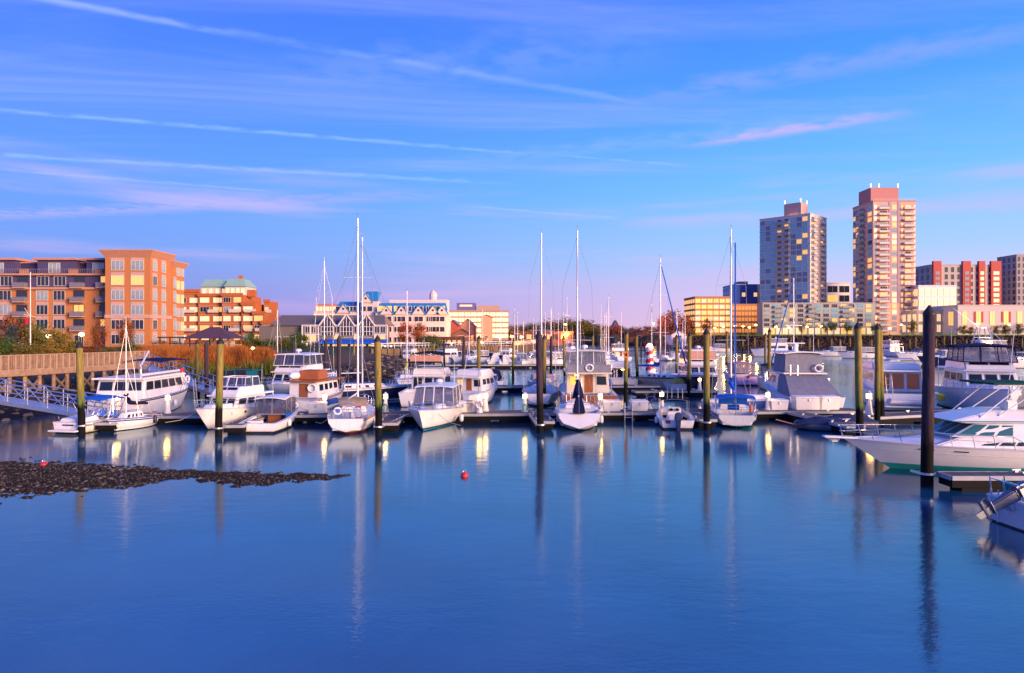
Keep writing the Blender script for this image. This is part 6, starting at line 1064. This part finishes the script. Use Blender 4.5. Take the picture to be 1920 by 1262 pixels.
e = boat('dinghy_yacht', 'large white yacht stern on with red lit saloon door and inflatable on its platform', 'boat', 1706, 771, 76, 12.5, 's'); h = flybridge(e, 12.5, 4.2, 2.0, 1.4, cz=1.5, fly='none', n=3, x0=-.28, aft='glass', win=mat('red_glow_glass', (.10, .02, .015), .08, var=0, spec=.8, emit=((1, .2, .08), .06))); radar(e, -2.2, .9, h.zf+.75, .42); mb = MB(); mb.tube([(-3.0, -1.6, h.zf), (-2.0, -1.4, h.zf+1.0), (-2.0, 1.4, h.zf+1.0), (-3.0, 1.6, h.zf)], .05, 7); mb.build('radar_arch', white, e, smooth=60); mb = MB(); mb.box((-6.6, 0, .4), (.9, 3.6, .1)); mb.build('swim_platform', white, e, bevel=.03)
mb = MB(); mb.tube([(-6.8, 1.5, .9), (-6.6, 1.3, .75), (-6.6, -.9, .75), (-6.7, -1.3, .8)], .2, 9); mb.tube([(-6.25, 1.2, .72), (-6.25, -1.2, .72)], .18, 9); t = mb.build('inflatable', mat('pale_hypalon', (.55, .55, .58), .5), e, smooth=60); ring(e, -6.3, -1.6, 1.3, .25); mb = MB(); mb.lathe([(.1, 0), (.25, .1), (.28, .5), (.1, .6)], 10, (-6.3, -1.95, .9)); mb.build('outboard_cover', yellowp, e, smooth=60)
e = boat('navy_bimini_yacht', 'white motor yacht with navy flybridge bimini and clear curtains behind the teal striped cruiser', 'boat', 0, 0, 250, 11.5, 'c', X_=31.2, Y_=45.5); h = flybridge(e, 11.5, 4.1, 1.95, 1.4, cz=1.3, fz=1.05, fly='encl', top=navyc, trim=navyc, n=3); bimini(e, h.X0-.2, h.X1-.7, h.w*.98, h.zt+.1, navyc, False, name='bimini_top'); mb = MB(); mb.tube([(0, .5, h.zt+.2), (0, .5, h.zt+.4)], .15, 8); mb.build('anchor_light', lampm, e)
# ---- third rank at the second dock ----------------------------------------
e = boat('navy_covered_boat', 'white boat with navy cockpit cover stern on at the second dock', 'boat', 920, 730, 88, 6.5, 's'); h = hull(e, 6.5, 2.5, 1.2, .9, s0=.1, floor=.6); cabin(e, 'cockpit_cover', -2.9, .6, 1.15, 1.0, .9, 2.1, .6, .15, .22, navyc, .18); rail(e, h, .5, .98, .45, 4); mb = MB(); mb.box((-3.4, 0, .25), (.5, 1.9, .07)); mb.build('swim_platform', white, e)
e = boat('grey_cruiser', 'pale grey cruiser bow on with peach windscreen beside the mint pedestal', 'boat', 1016, 746, 266, 8.5, 'b'); h = express(e, 8.5, 3.1, 1.5, 1.1, dict(top=greyh), None, False, peach, False)
e = boat('yellow_lit_cruiser', 'white cruiser stern lit yellow beside the notice pile', 'boat', 1172, 729, 92, 8.5, 's'); h = flybridge(e, 8.5, 3.1, 1.5, 1.0, dict(transom=cream), cz=1.1, fly='none', aft='glass'); mb = MB(); mb.box((-3.0, 0, 2.1), (.3, .3, .08)); mb.build('cockpit_lamp', lampm, e)
e = boat('tan_sloop', 'tan hulled sailboat with blue furled jib and boom cover by the striped light post', 'sailboat', 1236, 728, 295, 9.5, 'c'); h = sloop(e, 9.5, 3.0, 1.5, 1.2, 12.2, dict(top=mat('tan_gelcoat', (.5, .42, .28), .35), stripe=blackh), cov=brightblue, furl=brightblue, mx=.02)
e = boat('black_hull_cruiser', 'black hulled flybridge cruiser bow on with peach curtains', 'boat', 1336, 742, 268, 11.5, 'b'); h = flybridge(e, 11.5, 4.0, 2.1, 1.5, dict(top=blackh, stripe=white), cz=1.1, fz=.95, panes=peach, n=3)
for y in (-.9, .9): mb = MB(); mb.lathe([(.02, 0), (.3, .1), (.34, .3), (.2, .45)], 10, (-.4, y, h.zt+.05)); mb.build('horn_cover', varn, e, smooth=60)
e = boat('pink_cruiser', 'pink tinted cabin cruiser stern on with red cushion beyond the blue sailboat', 'boat', 1404, 723, 90, 8, 's'); h = express(e, 8, 3.0, 1.4, 1.05, dict(top=pinkp, transom=pinkp), mat('rose_canvas', (.55, .25, .38), .7), True, None, False); mb = MB(); mb.lathe([(.02, -.2), (.22, 0), (.02, .2)], 10, (-4.1, 0, 1.1)); mb.build('red_fender', redp, e); mb = MB(); mb.tube([(0, 0, 2.9), (0, 0, 3.7)], .05, 6); mb.box((0, 0, 3.5), (.1, .9, .08)); mb.build('radar_bar', white, e)  # pink light is put into the hull and canvas colours
e = boat('blue_canvas_cruiser', 'white cruiser with navy canvas top and green windscreen beside the sportfisher', 'boat', 1452, 737, 250, 9, 'b'); h = express(e, 9, 3.2, 1.6, 1.1, {}, navyc, True, tglass, False)
e = boat('low_blue_speedboat', 'low navy speedboat with white deck behind the blue canvas sloop', 'boat', 1424, 766, 12, 6); h = hull(e, 6, 2.2, .9, .75, top=bluep, s0=.1, floor=.5); cabin(e, 'cover', -2.2, 1.5, .9, .6, .75, 1.15, .8, .3, .2, offw, .1)
e = boat('orange_tarp_boat', 'white boat with yellow tarpaulin behind the black cruiser', 'boat', 1285, 735, 100, 6, 's'); h = hull(e, 6, 2.3, 1.1, .8, s0=.1, floor=.5); cabin(e, 'tarpaulin', -2.5, 1.8, 1.0, .6, .8, 1.4, .9, .3, .35, mat('yellow_tarp', (.5, .42, .12), .7), .12)
# masts standing behind
def simple_sloop(px_, py_, hd, L, topy, label, cov=None, furl=None, top=None): e = boat('sailboat', label, 'sailboat', px_, py_, hd, L); return sloop(e, L, L*.31, L*.14, L*.115, Z(topy, e.location.y), dict(top=top), mx=0.0, cov=cov, furl=furl)
simple_sloop(608, 722, 80, 9, 490, 'white sailboat with bare mast behind the dark piles')
simple_sloop(763, 722, 95, 8, 545, 'white sailboat with yellow mast light behind the green algae bank', yellowp)  # the yellow is the boom cover's plastic colour
simple_sloop(1015, 752, 85, 9.5, 437, 'white sailboat with tall double spreader mast hidden by the tall dark pile')
simple_sloop(520, 708, 70, 6, 582, 'small sailboat with short mast beside the mud bank')
simple_sloop(1141, 690, 100, 9, 556, 'white sailboat with slim mast across the fairway from the motor yacht')
simple_sloop(1488, 722, 100, 10, 522, 'sailboat with blue jib cover hidden behind the sportfisher', brightblue, brightblue)
for p, y, t, lb in ((965, 678, 578, 'far sailboat with thin mast by the far dock and piles'), (1033, 676, 577, 'far sailboat with thin mast behind the grey cruiser'), (1063, 674, 557, 'far sailboat with tallest thin mast near the wooded shore'), (1127, 668, 571, 'far sailboat at the wooded shore with white hull'), (1088, 672, 588, 'far sailboat beside the boatyard shed'), (1222, 680, 570, 'far sailboat beyond the striped light post'), (1270, 672, 585, 'far sailboat below the red trees'), (1005, 675, 600, 'far sailboat with short mast at the far dock'), (1333, 668, 588, 'far sailboat before the gold office'), (1000, 672, 596, 'small far sloop tied close to the boatyard shed'), (880, 682, 590, 'far sailboat near the brilliant lamp and brick sheds')): simple_sloop(p, y, random.choice([75, 95, 110, 260]), random.uniform(7, 9), t, lb)
rf = random.Random(31)
for k in range(16): p = rf.uniform(900, 1300); simple_sloop(p, rf.uniform(664, 682), rf.choice([75, 95, 110, 260]), rf.uniform(6, 9), rf.uniform(578, 612), 'distant sailboat with thin bare mast at the far moorings').obj.parent['group'] = 'distant sailboats at the far moorings'
# ---- far motor boats ------------------------------------------------------
def far_boat(px_, py_, hd, L, label, kind='fly', **k):
    e = boat('motorboat', label, 'boat', px_, py_, hd, L)
    if kind == 'fly': flybridge(e, L, L*.34, L*.17, L*.12, k, cz=L*.11, fz=L*.09, fly=random.choice(['encl', 'bimini']), n=2)
    elif kind == 'exp': express(e, L, L*.35, L*.17, L*.125, k, random.choice([None, navyc, white]), True, None, False)
    else: h = hull(e, L, L*.35, L*.17, L*.13, s0=.1, **k); cabin(e, 'shrink_wrap', -L*.45, L*.42, L*.17, L*.05, L*.12, L*.36, L*.3, L*.1, L*.14, mat('shrink_wrap', (.6, .62, .66), .4), .15)
for a in ((730, 676, 200, 8, 'white motorboat moored below the seawall railing', 'exp'), (768, 677, 260, 9, 'white flybridge boat moored beside the algae bank'), (800, 680, 190, 7, 'low white runabout by the seawall lamps', 'exp'), (838, 681, 230, 10, 'white flybridge boat before the dockside cafe'), (862, 680, 200, 8, 'white cabin boat behind the dark pile', 'exp'), (885, 681, 210, 9, 'white cruiser beside the shrink wrapped boats', 'exp'), (925, 684, 250, 7, 'shrink wrapped pale boat on the far dock under the brilliant lamp', 'wrap'), (940, 688, 265, 6.5, 'second shrink wrapped boat in front of the first', 'wrap'), (950, 680, 255, 10, 'large white flybridge boat beside the brilliant lamp'), (978, 686, 270, 7, 'small white cruiser at the far dock end', 'exp'), (1000, 684, 180, 9, 'white boat with brown cabin along the far dock', 'exp'), (1030, 684, 200, 8, 'white cruiser on the far dock behind the tall dark pile', 'exp'), (1066, 672, 250, 10, 'white trawler with dark windows crossing the far fairway'), (1160, 678, 95, 10, 'white flybridge boat beyond the notice pile'), (1275, 655, 185, 8, 'dark blue hulled boat by the far red trees', 'exp', ), (1340, 660, 180, 10, 'white boat where the riprap bank begins', 'exp'), (1455, 669, 180, 13, 'long white sportfisher moored broadside below the towers'), (1560, 668, 180, 9, 'white express boat below the pale podium', 'exp'), (1610, 672, 180, 10, 'white boat between the green piles and riprap', 'exp'), (1668, 668, 100, 11, 'white tall flybridge boat behind the yacht with dinghy'), (1722, 676, 190, 11, 'white express yacht behind the black pile', 'exp'), (1765, 682, 185, 10, 'navy hulled express yacht near the riprap bank', 'exp'), (1800, 668, 180, 10, 'white boat moored under the grass strip', 'exp'), (1855, 688, 20, 13, 'white sportfisher with raised bow and tall tuna tower'), (1912, 690, 200, 10, 'white express boat under the riprap beside the tuna tower', 'exp')):
    k = {} if 'navy' not in a[4] and 'blue' not in a[4] else dict(top=navy); far_boat(*a[:5], *(a[5:6] or ['fly']), **k)
e = thing('tuna_tower', 'tall aluminium lattice tuna tower above the far sportfisher', 'tower', (X(1842, 105), 105, 1.6)); mb = MB()
for x, y in ((-1.6, -1), (1.6, -1), (-1.6, 1), (1.6, 1)): mb.tube([(x, y, 0), (x*.35, y*.4, 4.6)], .07, 6)
for z in (1.5, 3.0, 4.5): k = 1-z/4.6*.63; mb.box((0, 0, z), (3.2*k, 2*k, .1))
mb.build('lattice', alu, e); mb = MB(); mb.tube([(-.6, 0, 4.6), (-4.5, 0, 7.5)], .04, 5, r2=.015); mb.tube([(.6, 0, 4.6), (4.5, 0, 1.2)], .05, 5); mb.build('outrigger', alu, e)
